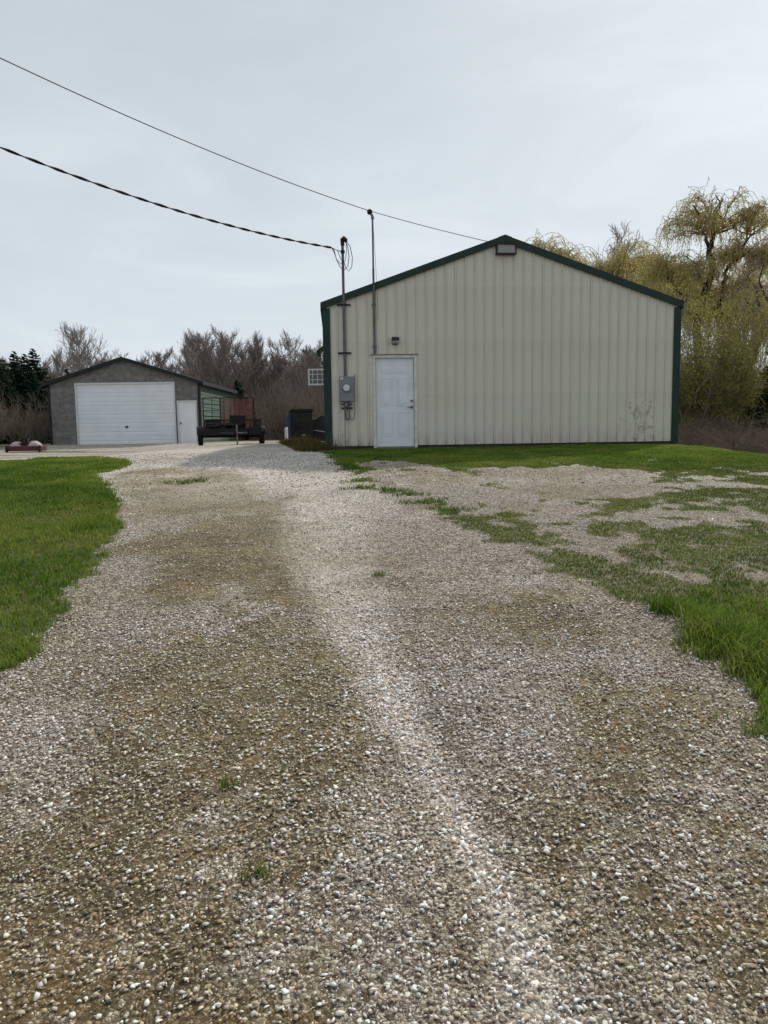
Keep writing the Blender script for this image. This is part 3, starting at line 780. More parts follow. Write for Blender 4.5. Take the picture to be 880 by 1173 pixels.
pm = empty('antenna_mast', onbarn(1.175, -.055, 2.165), ROT, 'tall thin grey mast standing above the barn door frame with a round top', 'mast')
H2 = 5.27 - 2.165
MB().tube([(0, 0, 0), (0, 0, H2 - 1.2)], .026, 10).tube([(0, 0, H2 - 1.2), (-.0, 0, H2 - .03)], .021, 10).build('mast_pipe', M['pipe'], pm)
MB().disc((0, 0, H2 - .10), .038, 0, .05, 'z', 10).tube([(0, 0, H2 - .06), (-.02, 0, H2 + .0), (-.045, 0, H2 + .035)], [.03, .035, .03], 8).build('elbow_fitting', M['galv'], pm)
kb = MB()
kb.tube([(-.055, 0, H2 + .0), (-.06, 0, H2 + .03), (-.06, 0, H2 + .08), (-.06, 0, H2 + .11)], [.035, .062, .062, .03], 12); kb.build('top_knob', M['steel_black'], pm)
for zz_ in (.15, 1.1): MB().box((-.05, .02, zz_), (.05, .05, zz_ + .032)).build('bracket', M['galv'], pm)
MB().tube([(.01, -.03, H2 - .25), (.045, -.03, H2 - .9), (.075, -.03, H2 - 1.6), (.09, -.02, H2 - 1.95), (.085, -.02, H2 - 2.35)], .004, 5).build('hanging_wire', M['cable'], pm)

def catenary(a, b, sag, n=24):
    a, b = Vector(a), Vector(b)
    return [a.lerp(b, i / n) - Vector((0, 0, sag * 4 * (i / n) * (1 - i / n))) for i in range(n + 1)]
pole_xy = (-8.1, 10.6)
gp = float(gz(*pole_xy))
up = empty('utility_pole', (pole_xy[0], pole_xy[1], gp), 0, 'brown wooden utility pole that carries the two overhead wires', 'utility pole')
MB().tube([(0, 0, -.2), (0, 0, 4), (.02, 0, 8.4)], [.16, .14, .11], 14).build('pole', M['utility'], up)
for zz_ in (7.25, 6.0): MB().disc((.1, 0, zz_), .05, -.08, .08, 'x', 10).build('insulator', M['steel_black'], up)
WIRES = []   # built after camera fit below
mast2 = onbarn(1.175 - .03, -.055, 5.335); hook = onbarn(3.85, -.09, 4.66)
w = MB(); w.tube(catenary((pole_xy[0] + .15, pole_xy[1], gp + 7.28), mast2, .22), .0085, 6); w.tube(catenary(mast2, hook, .02, 8), .007, 6)
o = w.build('overhead_wire', M['cable']); tag(o, 'thin upper overhead wire running over the thin mast to the barn peak', 'wire')
mast1 = onbarn(.485 - .26, -.10, 1.65 + H1 - .13)
w = MB(); pts = catenary((pole_xy[0] + .15, pole_xy[1], gp + 5.95), mast1, .34, 90)
w.tube(pts, .011, 6)
tw = [[], []]
for i, p in enumerate(pts):
    a_ = i * .9
    for j in (0, 1): tw[j].append(p + Vector((0, math.cos(a_ + j * 3.14) * .018, math.sin(a_ + j * 3.14) * .018)))
for t_ in tw: w.tube(t_, .009, 5)
w.tube([pts[-1], Vector(onbarn(.485 - .10, -.09, 1.65 + H1 - .2))], .008, 5)
o = w.build('service_cable', M['cable']); tag(o, 'thick twisted lower service cable sagging to the weatherhead of the service mast', 'cable')

# ------------------------------------------------------------------ garage
G0 = (-15.867, 35.734, -.052); GW, GE, GP, GD = 7.154, 2.89, 4.005, 8.0
gar = empty('garage', G0, 0, 'weathered grey gabled garage with a wide white overhead door and green sides', 'garage')
gr_ = lambda x: GE + (GP - GE) * (1 - abs(x - GW / 2) / (GW / 2))
g1, g2, gh = 1.268, 5.963, 2.90
e1, e2, eh = 6.09, 7.0, 2.05
mb = MB()
def poly(mb, pts, y): n = len(mb.v); mb.v += [(p[0], y, p[1]) for p in pts]; mb.f.append(tuple(range(n, n + len(pts))))
poly(mb, [(0, 0), (g1, 0), (g1, gh), (g1, gr_(g1)), (0, gr_(0))], 0)
poly(mb, [(g1, gh), (g2, gh), (g2, gr_(g2)), (GW / 2, GP), (g1, gr_(g1))], 0)
poly(mb, [(g2, 0), (e1, 0), (e1, eh), (e2, eh), (e2, 0), (GW, 0), (GW, gr_(GW)), (g2, gr_(g2))], 0)
mb.build('front_wall', M['ply'], gar)
mb = MB(); poly(mb, [(GW, 0), (0, 0), (0, GE), (GW / 2, GP), (GW, GE)], GD); mb.build('rear_wall', M['green_lap'], gar)
for xx, sg in ((0, -1), (GW, 1)):
    mb = MB(); z = -.05
    while z < GE - .05:
        z1 = min(z + .203, GE)
        mb.v += [(xx + sg * .028, .05, z), (xx + sg * .028, GD, z), (xx + sg * .008, GD, z1), (xx + sg * .008, .05, z1), (xx + sg * .008, .05, z), (xx + sg * .008, GD, z)]
        n = len(mb.v) - 6; mb.f += [(n, n + 1, n + 2, n + 3) if sg > 0 else (n + 3, n + 2, n + 1, n), (n + 4, n + 5, n + 1, n)]
        z = z1
    mb.build('side_wall', M['green_lap'], gar)
for x0, x1 in ((-.05, .06), (GW - .07, GW + .05)):
    MB().box((x0, -.03, -.05), (x1, .12, GE + .0)).build('corner_board', M['black_trim'], gar)
for s_ in (0, 1):
    X = [-.22, GW / 2] if s_ == 0 else [GW / 2, GW + .22]
    zz = lambda x: GP - (GP - GE) * abs(x - GW / 2) / (GW / 2)
    MB().prism([(X[0], zz(X[0]) - .02), (X[1], zz(X[1]) - .02), (X[1], zz(X[1]) + .13), (X[0], zz(X[0]) + .13)], -.20, -.16).build('rake_board', M['black_trim'], gar)
    MB().prism([(X[0], zz(X[0]) + .02), (X[1], zz(X[1]) + .02), (X[1], zz(X[1]) + .15), (X[0], zz(X[0]) + .15)], -.155, GD + .2).build('roof_slope', M['shingle'], gar)
    xe = X[0] if s_ == 0 else X[1]
    MB().box((xe - .02, -.155, zz(xe) - .03), (xe + .02, GD + .2, zz(xe) + .155)).build('eave_fascia', M['black_trim'], gar)
    MB().prism([(X[0] + (.02 if s_ == 0 else 0), zz(X[0]) - .0), (X[1], zz(X[1]) - .0), (X[1], zz(X[1]) + .018), (X[0], zz(X[0]) + .018)], -.155, -.0).build('soffit', M['black_trim'], gar)
# overhead door: seven ribbed panels
gd = MB(); n_p = 7; ph = gh / n_p
prof = []
for i in range(n_p):
    z = i * ph
    prof += [(.055, z + .006), (.040, z + .020), (.040, z + ph * .38), (.050, z + ph * .44), (.050, z + ph * .52), (.040, z + ph * .58), (.040, z + ph - .02), (.055, z + ph - .004)]
for (yy, zz_) in prof: gd.v += [(g1 + .045, yy, zz_), (g2 - .045, yy, zz_)]
for i in range(len(prof) - 1): gd.f.append((2 * i, 2 * i + 1, 2 * i + 3, 2 * i + 2))
go_ = gd.build('overhead_door', M['garage_door'], gar)
MB().box((3.55, .0, .82), (3.68, .038, .90)).build('handle', M['steel_black'], go_)
MB().box((g1 - .03, -.02, 0), (g1 + .043, .07, gh + .06)).box((g2 - .043, -.02, 0), (g2 + .03, .07, gh + .06)).box((g1 + .043, -.02, gh - .02), (g2 - .043, .07, gh + .06)).build('door_casing', M['white'], gar)
ed = MB().box((e1 + .06, .015, .02), (e2 - .06, .05, eh - .05)).build('side_door', M['garage_door'], gar)
MB().disc((e1 + .13, .012, 1.0), .035, -.06, 0, 'y', 10).build('handle', M['steel_black'], ed)
MB().box((e1 - .015, -.022, 0), (e1 + .058, .055, eh + .02)).box((e2 - .058, -.022, 0), (e2 + .015, .055, eh + .02)).box((e1 + .058, -.022, eh - .048), (e2 - .058, .055, eh + .02)).build('door_frame', M['white'], gar)
MB().box((.0, -.06, -.25), (GW, .10, -.001)).box((0, .1, -.25), (GW, GD, -.002)).build('floor_slab', M['galv'], gar)

# ------------------------------------------------------------------ utility trailer behind the barn corner
tr = empty('utility_trailer', (-5.95, 29.3, float(gz(-6.1, 29.3))), R(14), 'black utility trailer with a tall rusty mesh ramp gate parked beside the garage', 'trailer')
W2, LN = 1.02, 1.55
b = MB().box((-W2, -LN, .50), (W2, LN, .56))
for k in range(8): b.box((-W2 + .02, -LN + .02 + k * .385, .561), (W2 - .02, -LN + .37 + k * .385, .585))
b.build('bed', M['bedwood'], tr)
f = MB()
for sx in (-1, 1):
    f.box((sx * W2 - .03, -LN, .36), (sx * W2 + .03, LN, .70)); f.box((sx * W2 - .025, -LN, .92), (sx * W2 + .025, LN, .97))
    for k in range(5):
        yk = -LN + .03 + k * (2 * LN - .06) / 4; f.box((sx * W2 - .02, yk - .02, .56), (sx * W2 + .02, yk + .02, .92))
f.box((-W2, -LN - .02, .38), (W2, -LN + .04, .64)).box((-W2, LN - .04, .40), (W2, LN + .02, .58)).box((-W2, -LN - .02, .92), (W2, -LN + .03, .97))
for k in range(7):
    xk = -W2 + .05 + k * (2 * W2 - .1) / 6; f.box((xk - .015, -LN - .01, .58), (xk + .015, -LN + .02, .92))
f.box((-W2 - .1, -.05, .30), (W2 + .1, .05, .42))
f.build('frame', M['steel_black'], tr)
MB().tube([(-.55, -LN, .46), (0, -LN - 1.0, .44)], .045, 6).tube([(.55, -LN, .46), (0, -LN - 1.0, .44)], .045, 6).box((-.06, -LN - 1.2, .40), (.06, -LN - .95, .50)).build('tongue', M['steel_black'], tr)
MB().tube([(0.1, -LN - .8, .0), (0.1, -LN - .8, .75)], .03, 8).disc((.1, -LN - .8, 0), .09, 0, .03, 'z', 12).build('jack', M['galv'], tr)
for sx in (-1, 1):
    t = MB(); t.tube([(sx * (W2 + .06), 0, .33), (sx * (W2 + .08), 0, .33), (sx * (W2 + .24), 0, .33), (sx * (W2 + .26), 0, .33)], [.28, .33, .33, .28], 26)
    wh = t.build('wheel', M['black'], tr)
    MB().disc((sx * (W2 + .261), 0, .33), .17, 0, .012 * sx, 'x', 18).build('rim', M['galv'], wh)
    fd = MB(); pr = []
    for k in range(9):
        a_ = math.pi * k / 8; pr.append((-.42 * math.cos(a_), .40 + .33 * math.sin(a_)))
    for k in range(8):
        (a0, b0), (a1, b1) = pr[k], pr[k + 1]
        n = len(fd.v); x0, x1 = sx * (W2 + .03), sx * (W2 + .29)
        fd.v += [(x0, a0, b0), (x1, a0, b0), (x1, a1, b1), (x0, a1, b1)]; fd.f.append((n, n + 1, n + 2, n + 3))
    sd = fd.build('fender', M['steel_black'], tr); so_ = sd.modifiers.new('solid', 'SOLIDIFY'); so_.thickness = .012
gt = MB()
for xk in (-W2, -W2 + .68, W2): gt.box((xk - .022, LN + .03, .55), (xk + .022, LN + .075, 1.93))
gt.box((-W2, LN + .035, 1.89), (W2, LN + .07, 1.93)).box((-W2, LN + .035, .56), (W2, LN + .07, .60))
for zk in (.9, 1.15, 1.4, 1.65): gt.box((-W2, LN + .04, zk - .012), (-W2 + .68, LN + .06, zk + .012))
gt.box((-W2 + .34, LN + .04, .6), (-W2 + .365, LN + .06, 1.89))
ga = gt.build('ramp_gate', M['steel_black'], tr)
gm = MB()
for k in range(5): xk = -W2 + .82 + k * .27; gm.box((xk - .028, LN + .01, .6), (xk + .028, LN + .058, 1.89))
for k in range(45):
    zk = .62 + k * .028; gm.box((-W2 + .70, LN + .062, zk), (W2 - .02, LN + .066, zk + .017))
ob = gm.build('gate_mesh', M['rust'], ga); ob['label'] = 'rusty red mesh infill'
# junk piled on the bed
lg = empty('lumber_pile', (-6.2, 29.2, float(gz(-6.1, 29.3)) + .592), R(14), 'dark jumble of boards and scrap lying on the black trailer bed', 'scrap pile')
jm = MB()
for k in range(16):
    Lk = random.uniform(.7, 1.8); rot = Matrix.Rotation(random.uniform(-.9, .9) + 1.57 * (k % 2), 3, 'Z') @ Matrix.Rotation(random.uniform(-.06, .06), 3, 'Y')
    jm.box((-Lk / 2, -.06, -.02), (Lk / 2, .06, .025), rot, (random.uniform(-.35, .35), random.uniform(-.9, .9), .045 + k * .014))
jm.build('boards', M['bedwood'], lg)
jm = MB(); jm.box((.20, -.6, .0), (.80, .2, .55)); jm.box((-.7, -.2, .0), (-.1, .7, .42)); jm.tube([(-.6, -.9, .12), (.7, -.7, .2)], .05, 8); jm.tube([(.2, .3, .02), (.55, .55, .5)], .04, 8)
jm.build('scrap', M['steel_black'], lg, bevel=.01)

# ------------------------------------------------------------------ boxy dark cabinet, white post
cb = empty('equipment_cabinet', (-4.05, 36.0, 0), R(12), 'black boxy steel cabinet with dull blue side standing behind the barn corner', 'cabinet')
MB().box((-.42, -.5, .12), (.62, .55, 1.42)).build('body', M['steel_black'], cb, bevel=.03)
MB().box((-.58, -.48, .12), (-.423, .5, 1.22)).build('side_panel', M['blue'], cb, bevel=.02)
MB().prism([(-.48, 1.42), (.68, 1.42), (.60, 1.53), (-.40, 1.53)], -.56, .6).build('lid', M['steel_black'], cb)
cd = MB().box((-.33, -.53, .25), (.52, -.503, 1.3)).build('door', M['steel_black'], cb, bevel=.01)
lv = MB()
for k in range(7): lv.box((-.25, -.548, .45 + k * .06), (.44, -.5315, .475 + k * .06))
lv.build('louvre', M['steel_black'], cd)
MB().box((.1, -.56, .26), (.26, -.532, .34)).build('latch_plate', M['galv'], cb)
for xk in (-.35, .5): MB().box((xk, -.4, -.02), (xk + .1, .4, .12)).build('foot', M['steel_black'], cb)
tp = empty('tarp_pile', (-3.15, 36.6, 0), R(5), 'low lumpy pile under a black tarp between the cabinet and the barn', 'pile')
tm = MB(); nx_, ny_ = 16, 12
for j in range(ny_ + 1):
    for i in range(nx_ + 1):
        u, v = i / nx_, j / ny_; e_ = min(u, 1 - u, v, 1 - v)
        tm.v.append(((u - .5) * 1.1, (v - .5) * 1.2, -.03 + 1.25 * min(1, e_ * 5.5) ** .6 * (.72 + .45 * float(vnoise(u * 3.1, v * 3.3, 1.0, 5))) + .05 * float(vnoise(u * 11, v * 9, 1.0, 6))))
for j in range(ny_):
    for i in range(nx_): a_ = j * (nx_ + 1) + i; tm.f.append((a_, a_ + 1, a_ + nx_ + 2, a_ + nx_ + 1))
tm.build('tarp', M['black'], tp)
MB().tube([(-.56, -.45, .40), (-.2, -.63, .52), (.2, -.63, .45), (.56, -.45, .38)], .012, 5).build('tie_rope', M['trimwhite'], tp)
wp = empty('white_post', (-4.42, 34.2, float(gz(-4.42, 34.2))), 0, 'short white post standing between the trailer and the black cabinet', 'post')
MB().tube([(0, 0, -.1), (0, 0, .62), (0, 0, .66)], [.075, .075, .05], 12).build('pipe', M['white'], wp)
MB().disc((0, 0, .0), .11, -.03, .05, 'z', 12).build('footing', M['galv'], wp)

# ------------------------------------------------------------------ red and white mower deck at left
mw = empty('mower_deck', (-14.5, 30.3, float(gz(-14.5, 30.3))), R(8), 'low red and white tractor mower deck lying in front of the bare shrubs', 'mower deck')
def lobe(cx, r, h, mat, nm):
    m_ = MB(); pr = [(r * .98, .06), (r, .16), (r * .95, .24), (r * .72, .30), (r * .3, h), (.02, h)]
    n = 20; b0 = 0
    for (rr, zz_) in pr:
        for k in range(n): a_ = 2 * math.pi * k / n; m_.v.append((cx + rr * math.cos(a_), rr * .85 * math.sin(a_), zz_))
    for i in range(len(pr) - 1):
        for k in range(n): m_.f.append((i * n + k, i * n + (k + 1) % n, (i + 1) * n + (k + 1) % n, (i + 1) * n + k))
    return m_.build(nm, mat, mw, smooth=True)
lobe(-.43, .34, .34, M['pinkwhite'], 'deck_cover'); lobe(.40, .36, .36, M['pinkwhite'], 'deck_cover')
MB().box((-.85, -.42, .04), (.85, .40, .20)).build('deck', M['red'], mw, bevel=.03)
MB().box((-.13, -.16, .2), (.13, .16, .46)).tube([(-.25, .2, .2), (0, .3, .75), (.25, .2, .2)], .03, 6).tube([(0, .3, .72), (.0, -.35, .3)], .025, 6).build('hitch', M['steel_black'], mw)
for xk in (-.30, .14): MB().box((xk, -.2, .2), (xk + .15, .15, .30)).build('bracket', M['red'], mw, bevel=.01)
for xk in (-.78, .78): MB().disc((xk, -.45, .11), .11, -.04, .04, 'x', 14).build('gauge_wheel', M['black'], mw)

mw.scale = (.80, .9, 1.25)
# ------------------------------------------------------------------ trees
def rv(s=1.0): return Vector((random.gauss(0, s), random.gauss(0, s), random.gauss(0, s)))
def branch(mb, p, d, ln, r0, r1, seg, wob, up, sides):
    pts = [p.copy()]; rad = [r0]; q = p.copy(); d = d.normalized()
    for i in range(seg):
        d = (d + rv(wob) + Vector((0, 0, up))).normalized()
        q = q + d * ln / seg; pts.append(q.copy()); rad.append(r0 + (r1 - r0) * (i + 1) / seg)
    mb.tube(pts, rad, sides, cap=False)
    return pts, d
def bare_tree(name, H, spread, seed, mats, label, cat, group=None, dens=1.0, stems=1, twig=.010):
    random.seed(seed)
    root = empty(name, (0, 0, 0), 0, label, cat, group)
    tk, cr = MB(), MB()
    for s_ in range(stems):
        lean = rv(.10 if stems > 1 else .04); lean.z = 1
        base = Vector((random.uniform(-.15, .15) * stems, random.uniform(-.15, .15) * stems, -.25))
        th = H * random.uniform(.55, .72)
        pts, d = branch(tk, base, lean, th, H * .017 / stems ** .4, H * .007, 7, .06, .05, 8)
        top, _ = branch(tk, pts[-1], d, H - th, H * .007, .012, 5, .12, .1, 5)
        allp = pts[2:] + top[1:]
        for i, p in enumerate(allp):
            f = i / len(allp)
            for k in range(random.choice((2, 2, 3)) if dens >= 1 else 2):
                a_ = random.uniform(0, 6.283); el = random.uniform(.35, 1.1)
                d1 = Vector((math.cos(a_), math.sin(a_), el))
                L1 = spread * (1 - .62 * f) * random.uniform(.65, 1.15)
                b1, d1 = branch(tk if f < .5 else cr, p, d1, L1, H * .0065 * (1 - .55 * f), .012, 5, .13, .10, 5 if f < .5 else 4)
                for j, p2 in enumerate(b1[1:]):
                    for k2 in range(2 if dens < 1 else random.choice((2, 3))):
                        d2 = (d1 + rv(.55) + Vector((0, 0, .35))).normalized()
                        b2, d2 = branch(cr, p2, d2, L1 * random.uniform(.28, .55), .014, twig * .8, 3, .14, .12, 3)
                        for p3 in b2[1:]:
                            for k3 in range(int(round(2 * dens)) or 1):
                                d3 = (d2 + rv(.5) + Vector((0, 0, .3))).normalized()
                                branch(cr, p3, d3, L1 * random.uniform(.10, .26), twig * .8, twig * .45, 2, .15, .12, 3)
    tk.build('trunk', mats[0], root); cr.build('crown', mats[1], root)
    return root

def place(o, x, y, rz=None, s=1.0, z=None):
    o.location = (x, y, float(gz(x, y)) if z is None else z)
    o.rotation_euler = (0, 0, random.uniform(0, 6.28) if rz is None else rz); o.scale = (s, s, s * 1.0)
    return o

GRP = 'bare trees of the wood line behind the garage'
LB = 'bare reddish brown tree standing in the wood line behind the garage'
protos = []
for k, (H, sp__, mt, st_) in enumerate([(8.6, 2.5, 'twig_red', 1), (9.2, 2.3, 'twig_grey', 1), (7.8, 2.2, 'twig_dark', 3), (8.4, 2.6, 'twig_red', 2), (9.6, 2.5, 'twig_dark', 2)]):
    protos.append(bare_tree('bare_tree', H, sp__, 100 + k, (M['bark'], M[mt]), LB, 'tree', GRP, 1.15, st_, .013))
random.seed(5)
spots = []
for row, (y0, n, x0, x1) in enumerate([(57, 30, -38, -1.5), (65, 34, -46, 1), (74, 36, -56, 3), (82, 34, -60, 6)]):
    for i in range(n):
        spots.append((x0 + (x1 - x0) * (i + random.uniform(.15, .85)) / n, y0 + random.uniform(-3, 3), row))
# silhouette height (metres above the plateau at 66 m) as a function of bearing
def skyline(px): return np.interp(px, [-200, 60, 110, 150, 180, 215, 250, 290, 330, 375, 460], [6.5, 6.5, 7.6, 7.2, 6.9, 8.0, 8.2, 8.5, 7.9, 7.2, 7])
used = set()
for i, (x, y, row) in enumerate(spots):
    k = random.randrange(5)
    if k in used: o = copy_tree(protos[k])
    else: o = protos[k]; used.add(k)
    px = 440 + 850 * x / y
    Hk = [8.6, 9.2, 7.8, 8.4, 9.6][k]
    place(o, x, y, s=float(skyline(px)) / Hk * (y / 66) * random.uniform(.68, 1.06))
# a paler bare tree above the garage roof
o = bare_tree('bare_tree', 8.3, 3.0, 300, (M['bark'], M['twig_grey']), 'pale round headed bare tree rising behind the left of the garage roof', 'tree', None, 1.0, 2, .013)
place(o, -24.2, 62, 1.0, 1.02)

# scrub mass under the wood line (a thicket, uncountable)
random.seed(77)
def thicket(n, xr, yr, hr, lab, mat, seed):
    r_ = np.random.default_rng(seed); x = xr[0] + (xr[1] - xr[0]) * r_.random(n); y = yr[0] + (yr[1] - yr[0]) * r_.random(n)
    z0 = gz(x, y); h = (hr[0] + (hr[1] - hr[0]) * r_.random(n)) * (.6 + .7 * fbm(x, y, .25, 4))
    V = []; 
    lx = r_.normal(0, .28, n) * h; ly = r_.normal(0, .28, n) * h; a = r_.random(n) * 3.14
    wx, wy = np.cos(a) * .013, np.sin(a) * .013
    P = np.empty((n, 8, 3))
    for j, t in enumerate((0, .4, .75, 1)):
        q = t ** 1.5; ww = 1 - .75 * t
        jx = r_.normal(0, .04, n) * h * (t > 0); jy = r_.normal(0, .04, n) * h * (t > 0)
        P[:, 2 * j] = np.stack([x + lx * q + jx - wx * ww, y + ly * q + jy - wy * ww, z0 - .1 + h * t], 1)
        P[:, 2 * j + 1] = np.stack([x + lx * q + jx + wx * ww, y + ly * q + jy + wy * ww, z0 - .1 + h * t], 1)
    b = (np.arange(n) * 8)[:, None]
    F = np.concatenate([b + np.array([2 * j, 2 * j + 1, 2 * j + 3, 2 * j + 2]) for j in range(3)], 1).reshape(-1)
    o = np_mesh('thicket', P.reshape(-1, 3), F, 4, mat)
    return tag(o, lab, 'thicket', kind='stuff')
thicket(42000, (-60, 8), (50, 78), (1.2, 5.6), 'dense brown leafless undergrowth below the wood line behind the garage', M['twig_red'], 1)
thicket(22000, (8, 40), (38, 60), (1.2, 6.0), 'dense brown leafless undergrowth behind the willows on the right', M['twig_dark'], 2)
thicket(80000, (-120, 90), (84, 130), (5.5, 9.0), 'far grey brown woods seen through the nearer bare trees', M['twig_red'], 3)

# conifers
def conifer(H, rad, seed, mat, label, cat='tree', group=None, name='spruce_tree'):
    random.seed(seed); r_ = np.random.default_rng(seed)
    root = empty(name, (0, 0, 0), 0, label, cat, group)
    tk = MB(); tk.tube([(0, 0, -.2), (0, 0, H * .5), (0, 0, H)], [H * .018, H * .011, .01], 8)
    Q = []; z = H * .05
    while z < H * .985:
        f = z / H; L0 = rad * (1 - f) ** .85 * random.uniform(.78, 1.15) + .08
        nb = max(4, int(9 * (1 - f) + 4))
        for k in range(nb):
            a_ = random.uniform(0, 6.283); L1 = L0 * random.uniform(.6, 1.12)
            p0 = Vector((0, 0, z + random.uniform(-.1, .1))); dr_ = Vector((math.cos(a_), math.sin(a_), 0)); sd = Vector((-dr_.y, dr_.x, 0))
            pts = [p0 + dr_ * L1 * t + Vector((0, 0, L1 * (-.34 * t + .22 * t * t) + .12 * L1 * t)) for t in (0, .35, .7, 1)]
            tk.tube(pts, [.022, .016, .011, .006], 3, cap=False)
            m_ = int(L1 / .05) + 3
            for j in range(m_):
                t = (j + random.random()) / m_; p = p0 + dr_ * L1 * t + Vector((0, 0, L1 * (-.34 * t + .22 * t * t) + .12 * L1 * t))
                wdt = (.16 + .26 * L1 * (1 - t) * .6)
                for sg in (-1, 1):
                    tip = p + sd * sg * wdt * random.uniform(.5, 1.1) + dr_ * wdt * .5 + Vector((0, 0, random.uniform(-.16, .04)))
                    ax = (tip - p); q = Vector((0, 0, 1)).cross(ax).normalized() * random.uniform(.03, .075) + Vector((0, 0, random.uniform(-.02, .03)))
                    Q.append((p + q * .6, p - q * .6, p.lerp(tip, .6) - q, tip, p.lerp(tip, .6) + q))
        z += H * .022 + .05
    c = MB()
    for q in Q:
        n = len(c.v); c.v += [tuple(v) for v in q]; c.f.append((n, n + 1, n + 2, n + 3, n + 4))
    tk.build('trunk', M['bark'], root); c.build('crown', mat, root)
    return root
SG = 'dark spruces left of the garage'
sA = conifer(7.6, 3.4, 21, M['needle'], 'tall dark spruce at the left edge of the photo behind the shrubs', group=None)
place(sA, -24.4, 47.5, s=.84)
sB = conifer(7.0, 3.0, 22, M['needle'], 'dark spruce just left of the garage roof', group=None); place(sB, -21.7, 47, s=.84)
lab = ['dark spruce standing between the two tallest spruces on the left', 'lower dark spruce behind the left corner of the garage', 'dark spruce partly hidden beyond the left edge shrubs', 'short dark spruce filling the gap left of the garage eave',
       'dark spruce rising just behind the outermost left spruce', 'low dark spruce in front of the tall spruces above the bare shrubs']
for (x, y, s_, p_), l_ in zip([(-23.0, 48.6, .82, sB), (-19.7, 47.2, .62, sA), (-27.0, 49, .9, sB), (-21.0, 45.5, .62, sB), (-24.1, 49.5, .86, sB), (-22.3, 44.5, .56, sA)], lab):
    o = copy_tree(p_); o['label'] = l_; random.seed(int(-x * 10)); place(o, x, y, s=s_)
o = conifer(3.4, 1.35, 25, M['needle'], 'small dark evergreen rising behind the trailer and garage side', name='small_pine_tree')
place(o, -9.0, 47.0, s=1.12)
o = conifer(5.4, 1.9, 26, M['pine'], 'blue green spruce at the right edge of the photo above the brambles'); place(o, 15.2, 28.6, s=.86)

# weeping willows
def strand(tw, lv, p, out_, ln, leafy=1.0):
    d = (out_ + rv(.25) + Vector((0, 0, .05))).normalized(); q = p.copy(); pts = [q.copy()]
    n = 7
    for i in range(n):
        d = (d + Vector((0, 0, -.42)) + rv(.10)).normalized(); q = q + d * ln / n; pts.append(q.copy())
    tw.tube(pts, [.010, .009, .008, .007, .006, .005, .005, .004], 3, cap=False)
    m_ = int(ln / .048 * leafy)
    for j in range(m_):
        t = (j + random.random()) / m_ * n; i = min(n - 1, int(t)); b_ = pts[i].lerp(pts[i + 1], t - i)
        ax = ((pts[i + 1] - pts[i]).normalized() + rv(.45)).normalized() * random.uniform(.05, .10)
        wv = ax.cross(rv(1)).normalized() * random.uniform(.013, .024)
        k_ = len(lv.v); lv.v += [tuple(b_), tuple(b_ + ax * .5 + wv), tuple(b_ + ax), tuple(b_ + ax * .5 - wv)]; lv.f.append((k_, k_ + 1, k_ + 2, k_ + 3))
def willow(skel, lobes, seed, label, group=None, leafy=1.0):
    """skel: list of (points, r0, r1); lobes: (cx,cy,cz,rx,rz,n strands, length, start)"""
    random.seed(seed)
    root = empty('willow_tree', (0, 0, 0), 0, label, 'tree', group)
    tk, tw, lv = MB(), MB(), MB()
    joints = []
    for pts, r0, r1 in skel:
        P = [Vector(p) for p in pts]; Q = []
        for i in range(len(P) - 1):
            for t in (0, .33, .66): Q.append(P[i].lerp(P[i + 1], t) + rv(.045))
        Q.append(P[-1]); Q[0] = P[0]
        tk.tube(Q, [r0 + (r1 - r0) * i / (len(Q) - 1) for i in range(len(Q))], 8, cap=False)
        joints += Q[2:]
    for (cx, cy, cz, rx, rz, ns, ln) in lobes:
        c = Vector((cx, cy, cz)); nb = max(5, ns // 14)
        near = sorted(joints, key=lambda j: (j - (c - Vector((0, 0, rz * .2)))).length)[:4]
        for b_ in range(nb):
            a_ = random.uniform(0, 6.283); u = random.uniform(.02, 1)
            e = math.acos(1 - u)
            tgt = c + Vector((math.sin(e) * math.cos(a_) * rx, math.sin(e) * math.sin(a_) * rx, math.cos(e) * rz)) * random.uniform(.78, 1.05)
            s0 = random.choice(near); mid = s0.lerp(tgt, .5) + Vector((0, 0, .25 * (tgt - s0).length)) * random.uniform(.2, 1)+ rv(.12)
            pts = []
            for i in range(8):
                t = i / 7; pts.append(s0 * (1 - t) ** 2 + mid * 2 * t * (1 - t) + tgt * t * t + (rv(.035) if 0 < i < 7 else Vector()))
            tw.tube(pts, [.036 - .028 * i / 7 for i in range(8)], 4, cap=False)
            outd = (tgt - c); outd.z = 0; outd = outd.normalized() if outd.length > .01 else Vector((1, 0, 0))
            per = max(1, ns // nb)
            for k in range(per):
                i = random.choice((2, 3, 4, 4, 5, 5, 6, 6, 7)); p = pts[i] + rv(.03)
                sub = (outd * .5 + rv(.7)); sub.z = abs(sub.z) * .6; sub.normalize()
                e2 = p + sub * random.uniform(.15, .6); tw.tube([p, p.lerp(e2, .5) + Vector((0, 0, .05)), e2], [.014, .011, .008], 3, cap=False)
                strand(tw, lv, e2, outd * .6 + rv(.4), ln * random.uniform(.45, 1.15), leafy)
    tk.build('trunk', M['willowbark'], root)
    cr = lv.build('crown', M['strand'], root); tw.build('twigs', M['strandtwig'], cr)
    return root
S_ = 23.6
def q_(px, py, dy=0): return ((px - 803) / S_, dy, (491 - py) / S_)
